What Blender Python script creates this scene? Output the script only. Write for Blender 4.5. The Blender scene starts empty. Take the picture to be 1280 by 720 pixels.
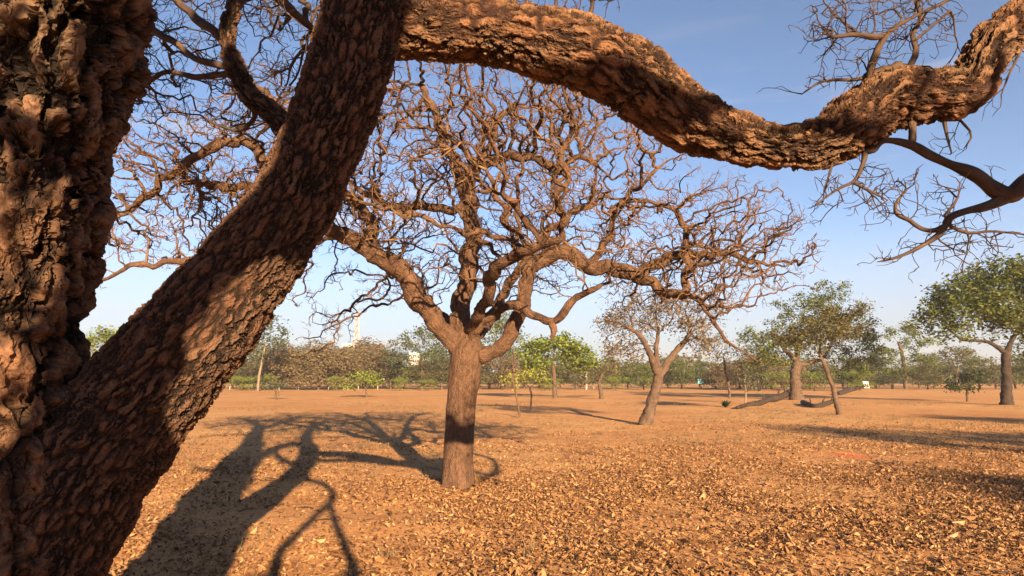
import bpy, math, random
import numpy as np
from mathutils import Vector, Matrix

# ------------------------------------------------------------------ scene, camera, sky, sun, exposure
scene = bpy.context.scene
COL = scene.collection
rng = np.random.default_rng(7)
random.seed(7)

F = 834.0                                   # focal length in pixels of the 1280 wide photograph
PITCH = math.radians(7.7)
CAM_H = 1.6
cam_d = bpy.data.cameras.new('camera')
cam_d.sensor_width = 36.0
cam_d.lens = 36.0 * F / 1280.0
cam_d.clip_start = 0.05
cam_d.clip_end = 6000.0
cam = bpy.data.objects.new('camera', cam_d)
COL.objects.link(cam)
cam.location = (0, 0, CAM_H)
cam.rotation_euler = (math.pi / 2 + PITCH, 0, 0)
scene.camera = cam

SUN_EL = math.radians(15.5)
SUN_AZ = math.atan2(0.30, -0.954)           # measured from +Y towards +X
SUN = np.array([math.sin(SUN_AZ) * math.cos(SUN_EL), math.cos(SUN_AZ) * math.cos(SUN_EL), math.sin(SUN_EL)])

world = bpy.data.worlds.new('World')
scene.world = world
world.use_nodes = True
wn = world.node_tree
for n in list(wn.nodes):
    wn.nodes.remove(n)
w_out = wn.nodes.new('ShaderNodeOutputWorld')
w_bg = wn.nodes.new('ShaderNodeBackground')
w_sky = wn.nodes.new('ShaderNodeTexSky')
w_sky.sky_type = 'NISHITA'
w_sky.sun_disc = False
w_sky.sun_elevation = SUN_EL
w_sky.sun_rotation = SUN_AZ
w_sky.altitude = 2500
w_sky.air_density = 1.0
w_sky.dust_density = 0.35
w_sky.ozone_density = 2.6
w_bg.inputs['Strength'].default_value = 0.05
# thin clouds, mostly low over the horizon
w_tc = wn.nodes.new('ShaderNodeTexCoord')
w_sep = wn.nodes.new('ShaderNodeSeparateXYZ')
w_map = wn.nodes.new('ShaderNodeMapping')
w_map.inputs['Scale'].default_value = (2.2, 2.2, 16.0)
w_map.inputs['Location'].default_value = (0.35, 0.1, 0.0)
w_noise = wn.nodes.new('ShaderNodeTexNoise')
w_noise.inputs['Scale'].default_value = 1.6
w_noise.inputs['Detail'].default_value = 6
w_r1 = wn.nodes.new('ShaderNodeMapRange')
w_r1.interpolation_type = 'SMOOTHSTEP'
w_r1.inputs['From Min'].default_value = 0.57
w_r1.inputs['From Max'].default_value = 0.72
w_r2 = wn.nodes.new('ShaderNodeMapRange')
w_r2.interpolation_type = 'SMOOTHSTEP'
w_r2.inputs['From Min'].default_value = 0.05
w_r2.inputs['From Max'].default_value = 0.55
w_r2.inputs['To Min'].default_value = 0.85
w_r2.inputs['To Max'].default_value = 0.0
w_mul = wn.nodes.new('ShaderNodeMath')
w_mul.operation = 'MULTIPLY'
w_mix = wn.nodes.new('ShaderNodeMix')
w_mix.data_type = 'RGBA'
w_mix.inputs[7].default_value = (3.2, 2.85, 2.85, 1)
L = wn.links.new
L(w_tc.outputs['Generated'], w_sep.inputs[0])
L(w_tc.outputs['Generated'], w_map.inputs[0])
L(w_map.outputs[0], w_noise.inputs['Vector'])
L(w_noise.outputs['Fac'], w_r1.inputs['Value'])
L(w_sep.outputs['Z'], w_r2.inputs['Value'])
L(w_r1.outputs[0], w_mul.inputs[0])
L(w_r2.outputs[0], w_mul.inputs[1])
w_r3 = wn.nodes.new('ShaderNodeMapRange')
w_r3.interpolation_type = 'SMOOTHSTEP'
w_r3.inputs['From Min'].default_value = 0.0
w_r3.inputs['From Max'].default_value = 0.24
w_r3.inputs['To Min'].default_value = 0.85
w_r3.inputs['To Max'].default_value = 0.0
w_max = wn.nodes.new('ShaderNodeMath')
w_max.operation = 'MAXIMUM'
L(w_sep.outputs['Z'], w_r3.inputs['Value'])
L(w_mul.outputs[0], w_max.inputs[0])
L(w_r3.outputs[0], w_max.inputs[1])
L(w_r3.outputs[0], w_mix.inputs[0])
L(w_sky.outputs[0], w_mix.inputs[6])
w_mix2 = wn.nodes.new('ShaderNodeMix')
w_mix2.data_type = 'RGBA'
w_mix2.inputs[7].default_value = (4.3, 3.9, 3.85, 1)
L(w_mul.outputs[0], w_mix2.inputs[0])
L(w_mix.outputs[2], w_mix2.inputs[6])
L(w_mix2.outputs[2], w_bg.inputs['Color'])
L(w_bg.outputs[0], w_out.inputs['Surface'])

sun_d = bpy.data.lights.new('sun', 'SUN')
sun_d.energy = 5.0
sun_d.angle = math.radians(0.5)
sun_d.color = (1.0, 0.77, 0.49)
sun = bpy.data.objects.new('sun', sun_d)
COL.objects.link(sun)
sun.rotation_euler = Vector(SUN).to_track_quat('Z', 'Y').to_euler()
sun.location = (10, -30, 20)

scene.view_settings.view_transform = 'Standard'
scene.view_settings.look = 'None'
scene.view_settings.gamma = 1.0
scene.view_settings.use_curve_mapping = False
scene.view_settings.exposure = 2.0
scene.cycles.max_bounces = 6
scene.cycles.diffuse_bounces = 1
scene.cycles.transparent_max_bounces = 4

# ------------------------------------------------------------------ places seen through the camera
CP, SP = math.cos(PITCH), math.sin(PITCH)

def ray(px, py):
    u = (px - 640.0) / F
    v = (360.0 - py) / F
    return np.array([u, CP - SP * v, SP + CP * v])

def at(px, py, Y):
    d = ray(px, py)
    return np.array([0, 0, CAM_H]) + d * (Y / d[1])

def on_ground(px, py):
    d = ray(px, py)
    return np.array([0, 0, CAM_H]) + d * (-CAM_H / d[2])

def trace(pts):
    """(px, py, Y, half width in pixels) -> points and radii in metres"""
    P = np.array([at(a[0], a[1], a[2]) for a in pts])
    R = np.array([a[3] * a[2] / F for a in pts])
    return P, R

# ------------------------------------------------------------------ numpy noise
_H = np.random.default_rng(99).random(65536).astype(np.float64)

def vnoise(p, seed=0):
    p = np.asarray(p, float)
    i = np.floor(p).astype(np.int64)
    f = p - i
    f = f * f * (3 - 2 * f)
    out = np.zeros(len(p))
    for dx in (0, 1):
        for dy in (0, 1):
            for dz in (0, 1):
                h = ((i[:, 0] + dx) * 73856093) ^ ((i[:, 1] + dy) * 19349663) ^ ((i[:, 2] + dz) * 83492791) ^ (seed * 2654435)
                w = (f[:, 0] if dx else 1 - f[:, 0]) * (f[:, 1] if dy else 1 - f[:, 1]) * (f[:, 2] if dz else 1 - f[:, 2])
                out += w * _H[h & 65535]
    return out

def fbm(p, seed=0, octs=3):
    s = 0
    a = 1.0
    t = 0
    for k in range(octs):
        s = s + a * vnoise(np.asarray(p) * (2 ** k), seed + k)
        t += a
        a *= 0.5
    return s / t

# ------------------------------------------------------------------ object helpers
def link(o, parent=None):
    COL.objects.link(o)
    if parent is not None:
        o.parent = parent
    return o

def tag(o, label=None, cat=None, group=None, kind=None):
    if label: o['label'] = label
    if cat: o['category'] = cat
    if group: o['group'] = group
    if kind: o['kind'] = kind
    return o

def thing(name, loc, label, cat, group=None):
    o = bpy.data.objects.new(name, None)
    o.empty_display_size = 0.3
    o.location = Vector([float(c) for c in loc])
    link(o)
    return tag(o, label, cat, group)

def copy_tree(o, parent=None):
    c = o.copy()
    COL.objects.link(c)
    c.parent = parent
    for ch in list(o.children):
        copy_tree(ch, c)
    return c

class MB:
    """collects tubes, quads and boxes into ONE mesh"""
    def __init__(self):
        self.V, self.Q, self.A, self.n = [], [], [], 0
        self.T = []
    def raw(self, v, q, a=None, tri=None):
        v = np.asarray(v, float).reshape(-1, 3)
        self.V.append(v)
        if q is not None and len(q):
            self.Q.append(np.asarray(q, int).reshape(-1, 4) + self.n)
        if tri is not None and len(tri):
            self.T.append(np.asarray(tri, int).reshape(-1, 3) + self.n)
        self.A.append(v if a is None else a)
        self.n += len(v)
    def tube(self, P, R, sides=6, off=0.0, lump=None, tip=False):
        P = np.asarray(P, float)
        R = np.asarray(R, float)
        n = len(P)
        if n < 2:
            return
        t = np.gradient(P, axis=0)
        t /= np.linalg.norm(t, axis=1)[:, None] + 1e-12
        ref = np.array([0, 0, 1.0]) if abs(t[0][2]) < 0.9 else np.array([1.0, 0, 0])
        x = np.cross(t[0], ref)
        x /= np.linalg.norm(x)
        X = np.empty((n, 3))
        X[0] = x
        for k in range(1, n):
            x = X[k - 1] - t[k] * np.dot(X[k - 1], t[k])
            X[k] = x / (np.linalg.norm(x) + 1e-12)
        Yv = np.cross(t, X)
        s = np.concatenate([[0], np.cumsum(np.linalg.norm(np.diff(P, axis=0), axis=1))]) + off
        th = np.arange(sides) * (2 * math.pi / sides)
        c, sn = np.cos(th), np.sin(th)
        ring = c[None, :, None] * X[:, None, :] + sn[None, :, None] * Yv[:, None, :]
        att = np.stack([R[:, None] * c[None], R[:, None] * sn[None], np.repeat(s[:, None], sides, 1)], -1).reshape(-1, 3)
        rr = np.repeat(R[:, None], sides, 1)
        if lump is not None:
            rr = rr * lump(att).reshape(n, sides)
        V = (P[:, None, :] + ring * rr[:, :, None]).reshape(-1, 3)
        i = np.arange(n - 1)[:, None] * sides
        j = np.arange(sides)[None]
        j2 = (j + 1) % sides
        q = np.stack([i + j, i + j2, i + sides + j2, i + sides + j], -1).reshape(-1, 4)
        self.raw(V, q, att)
        if tip:
            b = self.n
            self.raw(np.array([P[-1] + t[-1] * R[-1] * 0.5, P[0] - t[0] * R[0] * 0.1]), None, None)
            e = b - sides
            st = b - n * sides
            tr = [[e + k, e + (k + 1) % sides, b] for k in range(sides)] + [[st + (k + 1) % sides, st + k, b + 1] for k in range(sides)]
            self.T.append(np.array(tr))
    def box(self, lo, hi):
        x0, y0, z0 = lo
        x1, y1, z1 = hi
        v = [(x0, y0, z0), (x1, y0, z0), (x1, y1, z0), (x0, y1, z0), (x0, y0, z1), (x1, y0, z1), (x1, y1, z1), (x0, y1, z1)]
        q = [(0, 3, 2, 1), (4, 5, 6, 7), (0, 1, 5, 4), (1, 2, 6, 5), (2, 3, 7, 6), (3, 0, 4, 7)]
        self.raw(v, q)
    def build(self, name, mat, parent=None, origin=None, smooth=True):
        V = np.concatenate(self.V)
        A = np.concatenate(self.A)
        o0 = np.zeros(3)
        if origin is not None:
            o0 = np.asarray(origin, float)
        elif parent is not None:
            p = parent
            while p is not None:
                o0 = o0 + np.array(p.location)
                p = p.parent
        V = V - o0
        me = bpy.data.meshes.new(name)
        Q = np.concatenate(self.Q) if self.Q else np.zeros((0, 4), int)
        T = np.concatenate(self.T) if self.T else np.zeros((0, 3), int)
        me.vertices.add(len(V))
        me.vertices.foreach_set('co', V.astype(np.float32).ravel())
        nl = Q.size + T.size
        me.loops.add(nl)
        me.loops.foreach_set('vertex_index', np.concatenate([Q.ravel(), T.ravel()]).astype(np.int32))
        me.polygons.add(len(Q) + len(T))
        st = np.concatenate([np.arange(len(Q)) * 4, Q.size + np.arange(len(T)) * 3]).astype(np.int32)
        me.polygons.foreach_set('loop_start', st)
        me.polygons.foreach_set('use_smooth', np.full(len(st), smooth, dtype=bool))
        a = me.attributes.new('bark', 'FLOAT_VECTOR', 'POINT')
        a.data.foreach_set('vector', A.astype(np.float32).ravel())
        me.update(calc_edges=True)
        me.validate()
        me.materials.append(mat)
        o = bpy.data.objects.new(name, me)
        if origin is not None and parent is None:
            o.location = Vector([float(c) for c in o0])
        return link(o, parent)

# ------------------------------------------------------------------ materials
def new_mat(name):
    m = bpy.data.materials.new(name)
    m.use_nodes = True
    nt = m.node_tree
    b = nt.nodes['Principled BSDF']
    b.inputs['Specular IOR Level'].default_value = 0.2
    return m, nt, b, nt.nodes['Material Output']

def N(nt, typ, **kw):
    n = nt.nodes.new(typ)
    for k, v in kw.items():
        if hasattr(n, k):
            setattr(n, k, v)
        else:
            n.inputs[k].default_value = v
    return n

def ramp(nt, fac, stops):
    r = nt.nodes.new('ShaderNodeValToRGB')
    e = r.color_ramp.elements
    while len(e) < len(stops):
        e.new(0.5)
    for k, (p, c) in enumerate(stops):
        e[k].position = p
        e[k].color = (*c, 1)
    nt.links.new(fac, r.inputs[0])
    return r.outputs[0]

def bark_mat(name, light, dark, red, scale=16.0, stretch=0.45, disp=0.016, big=0.02, bigscale=4.0, crack=0.25):
    """plated, fissured bark: real displacement of the mesh plus finer bump"""
    m, nt, b, out = new_mat(name)
    m.displacement_method = 'BOTH'
    lk = nt.links.new
    a = N(nt, 'ShaderNodeAttribute', attribute_name='bark')
    nz = N(nt, 'ShaderNodeTexNoise', Scale=scale * 0.45, Detail=5.0, Roughness=0.6)
    lk(a.outputs['Vector'], nz.inputs['Vector'])
    sub = N(nt, 'ShaderNodeVectorMath', operation='SUBTRACT')
    lk(nz.outputs['Color'], sub.inputs[0])
    sub.inputs[1].default_value = (0.5, 0.5, 0.5)
    sc = N(nt, 'ShaderNodeVectorMath', operation='SCALE')
    lk(sub.outputs[0], sc.inputs[0])
    sc.inputs['Scale'].default_value = 1.35 / scale
    add = N(nt, 'ShaderNodeVectorMath', operation='ADD')
    lk(a.outputs['Vector'], add.inputs[0])
    lk(sc.outputs[0], add.inputs[1])
    mp = N(nt, 'ShaderNodeMapping')
    mp.inputs['Scale'].default_value = (1, 1, stretch)
    lk(add.outputs[0], mp.inputs['Vector'])
    vo = N(nt, 'ShaderNodeTexVoronoi', feature='DISTANCE_TO_EDGE')
    vo.inputs['Scale'].default_value = scale
    lk(mp.outputs[0], vo.inputs['Vector'])
    vc = N(nt, 'ShaderNodeTexVoronoi', feature='F1')
    vc.inputs['Scale'].default_value = scale
    lk(mp.outputs[0], vc.inputs['Vector'])
    edge = N(nt, 'ShaderNodeMapRange', interpolation_type='SMOOTHSTEP')
    edge.inputs['From Min'].default_value = 0.0
    edge.inputs['From Max'].default_value = crack
    lk(vo.outputs['Distance'], edge.inputs['Value'])
    # finer flakes
    v2 = N(nt, 'ShaderNodeTexVoronoi', feature='DISTANCE_TO_EDGE')
    v2.inputs['Scale'].default_value = scale * 2.7
    lk(mp.outputs[0], v2.inputs['Vector'])
    e2 = N(nt, 'ShaderNodeMapRange', interpolation_type='SMOOTHSTEP')
    e2.inputs['From Max'].default_value = 0.25
    lk(v2.outputs['Distance'], e2.inputs['Value'])
    n2 = N(nt, 'ShaderNodeTexNoise', Scale=bigscale, Detail=4.0, Roughness=0.6)
    lk(a.outputs['Vector'], n2.inputs['Vector'])
    n3 = N(nt, 'ShaderNodeTexNoise', Scale=scale * 5, Detail=4.0, Roughness=0.65)
    lk(a.outputs['Vector'], n3.inputs['Vector'])
    def mul(x, k):
        q = N(nt, 'ShaderNodeMath', operation='MULTIPLY')
        lk(x, q.inputs[0])
        q.inputs[1].default_value = k
        return q.outputs[0]
    def plus(x, y):
        q = N(nt, 'ShaderNodeMath', operation='ADD')
        lk(x, q.inputs[0]); lk(y, q.inputs[1])
        return q.outputs[0]
    mpr = N(nt, 'ShaderNodeMapping')
    mpr.inputs['Scale'].default_value = (1, 1, 0.28)
    lk(add.outputs[0], mpr.inputs['Vector'])
    nr_ = N(nt, 'ShaderNodeTexNoise', Scale=scale * 1.3, Detail=4.0, Roughness=0.6)
    lk(mpr.outputs[0], nr_.inputs['Vector'])
    rs = N(nt, 'ShaderNodeMath', operation='SUBTRACT')
    lk(nr_.outputs['Fac'], rs.inputs[0]); rs.inputs[1].default_value = 0.5
    ra = N(nt, 'ShaderNodeMath', operation='ABSOLUTE')
    lk(rs.outputs[0], ra.inputs[0])
    rd = N(nt, 'ShaderNodeMapRange', interpolation_type='SMOOTHSTEP')
    rd.inputs['From Max'].default_value = 0.11
    lk(ra.outputs[0], rd.inputs['Value'])
    pn = N(nt, 'ShaderNodeTexNoise', Scale=scale * 0.28, Detail=2.0)
    lk(a.outputs['Vector'], pn.inputs['Vector'])
    pm_ = N(nt, 'ShaderNodeMapRange', interpolation_type='SMOOTHSTEP')
    pm_.inputs['From Min'].default_value = 0.36; pm_.inputs['From Max'].default_value = 0.54
    lk(pn.outputs['Fac'], pm_.inputs['Value'])
    bl_ = N(nt, 'ShaderNodeMix', data_type='FLOAT')
    lk(pm_.outputs[0], bl_.inputs[0]); lk(edge.outputs[0], bl_.inputs[2]); lk(rd.outputs[0], bl_.inputs[3])
    sepc = N(nt, 'ShaderNodeSeparateColor')
    lk(vc.outputs['Color'], sepc.inputs[0])
    h = plus(mul(bl_.outputs[0], disp), mul(e2.outputs[0], disp * 0.16))
    h = plus(h, mul(rd.outputs[0], disp * 0.35))
    h = plus(h, mul(sepc.outputs[0], disp * 0.55))
    h = plus(h, mul(n2.outputs['Fac'], big))
    h = plus(h, mul(n3.outputs['Fac'], disp * 0.22))
    dn = N(nt, 'ShaderNodeDisplacement')
    dn.inputs['Midlevel'].default_value = disp * 1.5 + big * 0.5
    dn.inputs['Scale'].default_value = 1.0
    lk(h, dn.inputs['Height'])
    lk(dn.outputs[0], out.inputs['Displacement'])
    # colour: grey-brown plates, much darker in the fissures, lichen-ish patches
    c1 = ramp(nt, n3.outputs['Fac'], [(0.3, dark), (0.62, light)])
    mx = N(nt, 'ShaderNodeMix', data_type='RGBA')
    lk(bl_.outputs[0], mx.inputs[0])
    mx.inputs[6].default_value = (*red, 1)  # fissure colour, far darker than the plates
    lk(c1, mx.inputs[7])
    mx2 = N(nt, 'ShaderNodeMix', data_type='RGBA', blend_type='MULTIPLY')
    mx2.inputs[0].default_value = 0.8
    lk(mx.outputs[2], mx2.inputs[6])
    tint = ramp(nt, sepc.outputs[1], [(0.0, (0.80, 0.76, 0.73)), (1.0, (1.08, 1.05, 1.02))])
    lk(tint, mx2.inputs[7])
    gm = ramp(nt, pn.outputs['Fac'], [(0.35, (1.12, 1.0, 0.92)), (0.55, (1, 1, 1)), (0.72, (0.82, 0.90, 0.95))])
    mx3 = N(nt, 'ShaderNodeMix', data_type='RGBA', blend_type='MULTIPLY')
    mx3.inputs[0].default_value = 1.0
    lk(mx2.outputs[2], mx3.inputs[6]); lk(gm, mx3.inputs[7])
    lk(mx3.outputs[2], b.inputs['Base Color'])
    b.inputs['Roughness'].default_value = 0.9
    return m

def twig_mat(name, light, dark, scale=14.0, bump=0.4):
    m, nt, b, out = new_mat(name)
    a = N(nt, 'ShaderNodeAttribute', attribute_name='bark')
    mp = N(nt, 'ShaderNodeMapping')
    mp.inputs['Scale'].default_value = (1, 1, 0.4)
    nt.links.new(a.outputs['Vector'], mp.inputs['Vector'])
    n = N(nt, 'ShaderNodeTexNoise', Scale=scale, Detail=5.0, Roughness=0.7)
    nt.links.new(mp.outputs[0], n.inputs['Vector'])
    c = ramp(nt, n.outputs['Fac'], [(0.3, dark), (0.68, light)])
    nt.links.new(c, b.inputs['Base Color'])
    v = N(nt, 'ShaderNodeTexVoronoi', feature='DISTANCE_TO_EDGE')
    v.inputs['Scale'].default_value = scale * 2.2
    nt.links.new(mp.outputs[0], v.inputs['Vector'])
    bp = N(nt, 'ShaderNodeBump')
    bp.inputs['Strength'].default_value = bump
    bp.inputs['Distance'].default_value = 0.03
    ad = N(nt, 'ShaderNodeMath', operation='ADD')
    nt.links.new(v.outputs['Distance'], ad.inputs[0])
    nt.links.new(n.outputs['Fac'], ad.inputs[1])
    nt.links.new(ad.outputs[0], bp.inputs['Height'])
    nt.links.new(bp.outputs[0], b.inputs['Normal'])
    b.inputs['Roughness'].default_value = 0.85
    return m

def leaf_mat(name, c1, c2, c3=None, trans=0.35):
    m, nt, b, out = new_mat(name)
    g = N(nt, 'ShaderNodeNewGeometry')
    stops = [(0.0, c1), (1.0, c2)] if c3 is None else [(0.0, c1), (0.6, c2), (1.0, c3)]
    c = ramp(nt, g.outputs['Random Per Island'], stops)
    nt.links.new(c, b.inputs['Base Color'])
    b.inputs['Roughness'].default_value = 0.55
    tr = N(nt, 'ShaderNodeBsdfTranslucent')
    nt.links.new(c, tr.inputs['Color'])
    ms = N(nt, 'ShaderNodeMixShader')
    ms.inputs[0].default_value = trans
    nt.links.new(b.outputs[0], ms.inputs[1])
    nt.links.new(tr.outputs[0], ms.inputs[2])
    nt.links.new(ms.outputs[0], out.inputs['Surface'])
    return m

def plain_mat(name, col, rough=0.7, var=0.15, scale=6.0):
    m, nt, b, out = new_mat(name)
    tc = N(nt, 'ShaderNodeTexCoord')
    n = N(nt, 'ShaderNodeTexNoise', Scale=scale, Detail=4.0)
    nt.links.new(tc.outputs['Object'], n.inputs['Vector'])
    c = ramp(nt, n.outputs['Fac'], [(0.3, tuple(x * (1 - var) for x in col)), (0.7, tuple(min(1, x * (1 + var)) for x in col))])
    nt.links.new(c, b.inputs['Base Color'])
    b.inputs['Roughness'].default_value = rough
    return m

M = {}
M['bark_near'] = bark_mat('plated_bark', (0.135, 0.071, 0.040), (0.056, 0.029, 0.018), (0.014, 0.008, 0.005), scale=25, stretch=0.36, disp=0.017, big=0.028, bigscale=6, crack=0.24)
M['bark_old'] = bark_mat('broken_old_bark', (0.170, 0.092, 0.050), (0.068, 0.035, 0.021), (0.012, 0.007, 0.005), scale=8.0, stretch=0.5, disp=0.055, big=0.14, bigscale=3.6, crack=0.26)
M['bark_limb'] = bark_mat('flaking_limb_bark', (0.185, 0.097, 0.048), (0.080, 0.039, 0.021), (0.022, 0.010, 0.007), scale=15, stretch=0.42, disp=0.024, big=0.045, bigscale=7, crack=0.26)
M['bark_main'] = twig_mat('smooth_reddish_bark', (0.150, 0.075, 0.040), (0.045, 0.023, 0.014), scale=20, bump=1.0)
M['twig_main'] = twig_mat('twig_bark', (0.215, 0.110, 0.046), (0.045, 0.023, 0.013), scale=14, bump=0.7)
M['twig_near'] = twig_mat('near_twig_bark', (0.085, 0.048, 0.029), (0.028, 0.017, 0.012))
M['bark_far'] = twig_mat('far_bark', (0.13, 0.075, 0.046), (0.04, 0.025, 0.018), scale=9, bump=0.7)
M['bark_pale'] = twig_mat('pale_bark', (0.22, 0.155, 0.105), (0.10, 0.07, 0.05), scale=5)
M['bark_dead'] = twig_mat('dead_wood', (0.055, 0.032, 0.022), (0.018, 0.012, 0.009), scale=6)
M['leaf_green'] = leaf_mat('green_leaf', (0.045, 0.066, 0.014), (0.125, 0.145, 0.034), (0.20, 0.185, 0.052))
M['leaf_olive'] = leaf_mat('olive_leaf', (0.060, 0.062, 0.024), (0.13, 0.115, 0.045), (0.17, 0.12, 0.055))
M['leaf_bright'] = leaf_mat('bright_leaf', (0.09, 0.135, 0.02), (0.20, 0.24, 0.04), (0.27, 0.27, 0.06))
M['leaf_yellow'] = leaf_mat('yellow_leaf', (0.18, 0.20, 0.035), (0.34, 0.32, 0.06), (0.40, 0.32, 0.08))
M['leaf_dark'] = leaf_mat('dark_leaf', (0.014, 0.026, 0.010), (0.04, 0.058, 0.018), (0.06, 0.07, 0.025))
M['leaf_dry'] = leaf_mat('dry_leaf', (0.13, 0.085, 0.045), (0.23, 0.155, 0.08), (0.17, 0.14, 0.06))
M['leaf_grey'] = leaf_mat('grey_green_leaf', (0.05, 0.062, 0.032), (0.10, 0.115, 0.055), (0.13, 0.13, 0.07))
M['litter'] = leaf_mat('fallen_leaf', (0.07, 0.029, 0.012), (0.26, 0.122, 0.048), (0.39, 0.215, 0.092), trans=0.12)
M['white'] = plain_mat('white_paint', (0.60, 0.57, 0.52))
M['cream'] = plain_mat('cream_render', (0.36, 0.30, 0.25))
M['glass'] = plain_mat('dark_window', (0.06, 0.07, 0.08), rough=0.2)
M['steel'] = plain_mat('pale_steel', (0.36, 0.27, 0.23), rough=0.5)
M['turq'] = plain_mat('turquoise_paint', (0.10, 0.35, 0.38))
M['wood'] = plain_mat('weathered_wood', (0.22, 0.15, 0.10))

# ------------------------------------------------------------------ ground: one sheet to the horizon
MOUND = on_ground(572, 610)
def soil_z(p):
    z = ((fbm(p * 0.35, 3) - 0.5) * 0.10 + (fbm(p * 1.7 + 40, 8) - 0.5) * 0.05) * np.clip(1.5 - np.linalg.norm(p, axis=1) / 90, 0, 1)
    d2 = (p[:, 0] - MOUND[0]) ** 2 + (p[:, 1] - MOUND[1]) ** 2
    return z + 0.075 * np.exp(-d2 / 0.36)

def build_ground():
    # rings get coarser away from the camera
    rad = np.concatenate([np.linspace(0.0, 30, 151)[1:], np.geomspace(30.4, 3000, 90)])
    ns = 288
    th = np.arange(ns) * (2 * math.pi / ns)
    x = rad[:, None] * np.sin(th)[None]
    y = rad[:, None] * np.cos(th)[None]
    p = np.stack([x, y, np.zeros_like(x)], -1).reshape(-1, 3)
    p[:, 2] = soil_z(p)
    i = np.arange(len(rad) - 1)[:, None] * ns
    j = np.arange(ns)[None]
    j2 = (j + 1) % ns
    q = np.stack([i + j, i + j2, i + ns + j2, i + ns + j], -1).reshape(-1, 4)[:, ::-1]
    mb = MB()
    mb.raw(p, q)
    b = mb.n
    mb.raw([[0, 0, 0]], None)
    mb.T.append(np.array([[(k + 1) % ns, k, b] for k in range(ns)]))
    m, nt, bs, out = new_mat('dry_soil')
    lk = nt.links.new
    tc = N(nt, 'ShaderNodeTexCoord')
    def noise(s, d=5.0, r=0.6, sx=1.0):
        n = N(nt, 'ShaderNodeTexNoise', Scale=s, Detail=d, Roughness=r)
        lk(tc.outputs['Object'], n.inputs['Vector'])
        return n.outputs['Fac']
    n_big, n_mid, n_fine, n_grit = noise(0.12), noise(0.9), noise(9.0, 6.0, 0.7), noise(48.0, 4.0, 0.7)
    c_big = ramp(nt, n_big, [(0.32, (0.45, 0.208, 0.084)), (0.52, (0.52, 0.260, 0.106)), (0.7, (0.54, 0.30, 0.130))])
    c_mid = ramp(nt, n_mid, [(0.3, (0.78, 0.74, 0.70)), (0.55, (1.0, 1.0, 1.0)), (0.75, (1.12, 1.12, 1.05))])
    c_fine = ramp(nt, n_fine, [(0.34, (0.55, 0.50, 0.46)), (0.50, (1.0, 1.0, 1.0)), (0.68, (1.16, 1.16, 1.12))])
    c_grit = ramp(nt, n_grit, [(0.34, (0.6, 0.57, 0.54)), (0.52, (1.0, 1.0, 1.0)), (0.7, (1.2, 1.18, 1.12))])
    cur = c_big
    for c, f in ((c_mid, 0.9), (c_fine, 0.75), (c_grit, 0.7)):
        mx = N(nt, 'ShaderNodeMix', data_type='RGBA', blend_type='MULTIPLY')
        mx.inputs[0].default_value = f
        lk(cur, mx.inputs[6]); lk(c, mx.inputs[7])
        cur = mx.outputs[2]
    # a patch of bare red earth on the right
    g = on_ground(1058, 568)
    vm = N(nt, 'ShaderNodeVectorMath', operation='DISTANCE')
    lk(tc.outputs['Object'], vm.inputs[0])
    vm.inputs[1].default_value = (float(g[0]), float(g[1]), 0)
    pm = N(nt, 'ShaderNodeMath', operation='MULTIPLY_ADD')
    lk(n_mid, pm.inputs[0]); pm.inputs[1].default_value = -1.6; lk(vm.outputs['Value'], pm.inputs[2])
    mr = N(nt, 'ShaderNodeMapRange', interpolation_type='SMOOTHSTEP')
    mr.inputs['From Min'].default_value = -0.75; mr.inputs['From Max'].default_value = -0.25
    mr.inputs['To Min'].default_value = 0.8; mr.inputs['To Max'].default_value = 0.0
    lk(pm.outputs[0], mr.inputs['Value'])
    mx = N(nt, 'ShaderNodeMix', data_type='RGBA')
    lk(mr.outputs[0], mx.inputs[0]); lk(cur, mx.inputs[6]); mx.inputs[7].default_value = (0.55, 0.13, 0.055, 1)
    lk(mx.outputs[2], bs.inputs['Base Color'])
    bs.inputs['Roughness'].default_value = 0.95
    bs.inputs['Specular IOR Level'].default_value = 0.05
    ad = N(nt, 'ShaderNodeMath', operation='MULTIPLY_ADD')
    lk(n_grit, ad.inputs[0]); ad.inputs[1].default_value = 0.35; lk(n_fine, ad.inputs[2])
    bp = N(nt, 'ShaderNodeBump')
    bp.inputs['Strength'].default_value = 0.55
    bp.inputs['Distance'].default_value = 0.05
    lk(ad.outputs[0], bp.inputs['Height'])
    lk(bp.outputs[0], bs.inputs['Normal'])
    o = mb.build('ground', m)
    tag(o, kind='structure')
    o['label'] = 'dry orange soil of the open parkland'
build_ground()

def ground_z(x, y):
    return float(soil_z(np.array([[x, y, 0.0]]))[0])

# ------------------------------------------------------------------ branching skeletons
def resample(P, R, step):
    """Catmull-Rom through P, then points every `step`"""
    P = np.asarray(P, float)
    R = np.asarray(R, float)
    Q = np.vstack([2 * P[0] - P[1], P, 2 * P[-1] - P[-2]])
    pts, rad = [], []
    for k in range(len(P) - 1):
        p0, p1, p2, p3 = Q[k:k + 4]
        n = max(2, int(np.linalg.norm(p2 - p1) / step * 2))
        for t in np.arange(n) / n:
            pts.append(0.5 * ((2 * p1) + (p2 - p0) * t + (2 * p0 - 5 * p1 + 4 * p2 - p3) * t * t + (3 * p1 - p0 - 3 * p2 + p3) * t ** 3))
            rad.append(R[k] + (R[k + 1] - R[k]) * (t * t * (3 - 2 * t)))
    pts.append(P[-1]); rad.append(R[-1])
    pts = np.array(pts); rad = np.array(rad)
    s = np.concatenate([[0], np.cumsum(np.linalg.norm(np.diff(pts, axis=0), axis=1))])
    m = max(2, int(round(s[-1] / step)) + 1)
    u = np.linspace(0, s[-1], m)
    return np.stack([np.interp(u, s, pts[:, c]) for c in range(3)], 1), np.interp(u, s, rad)

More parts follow.
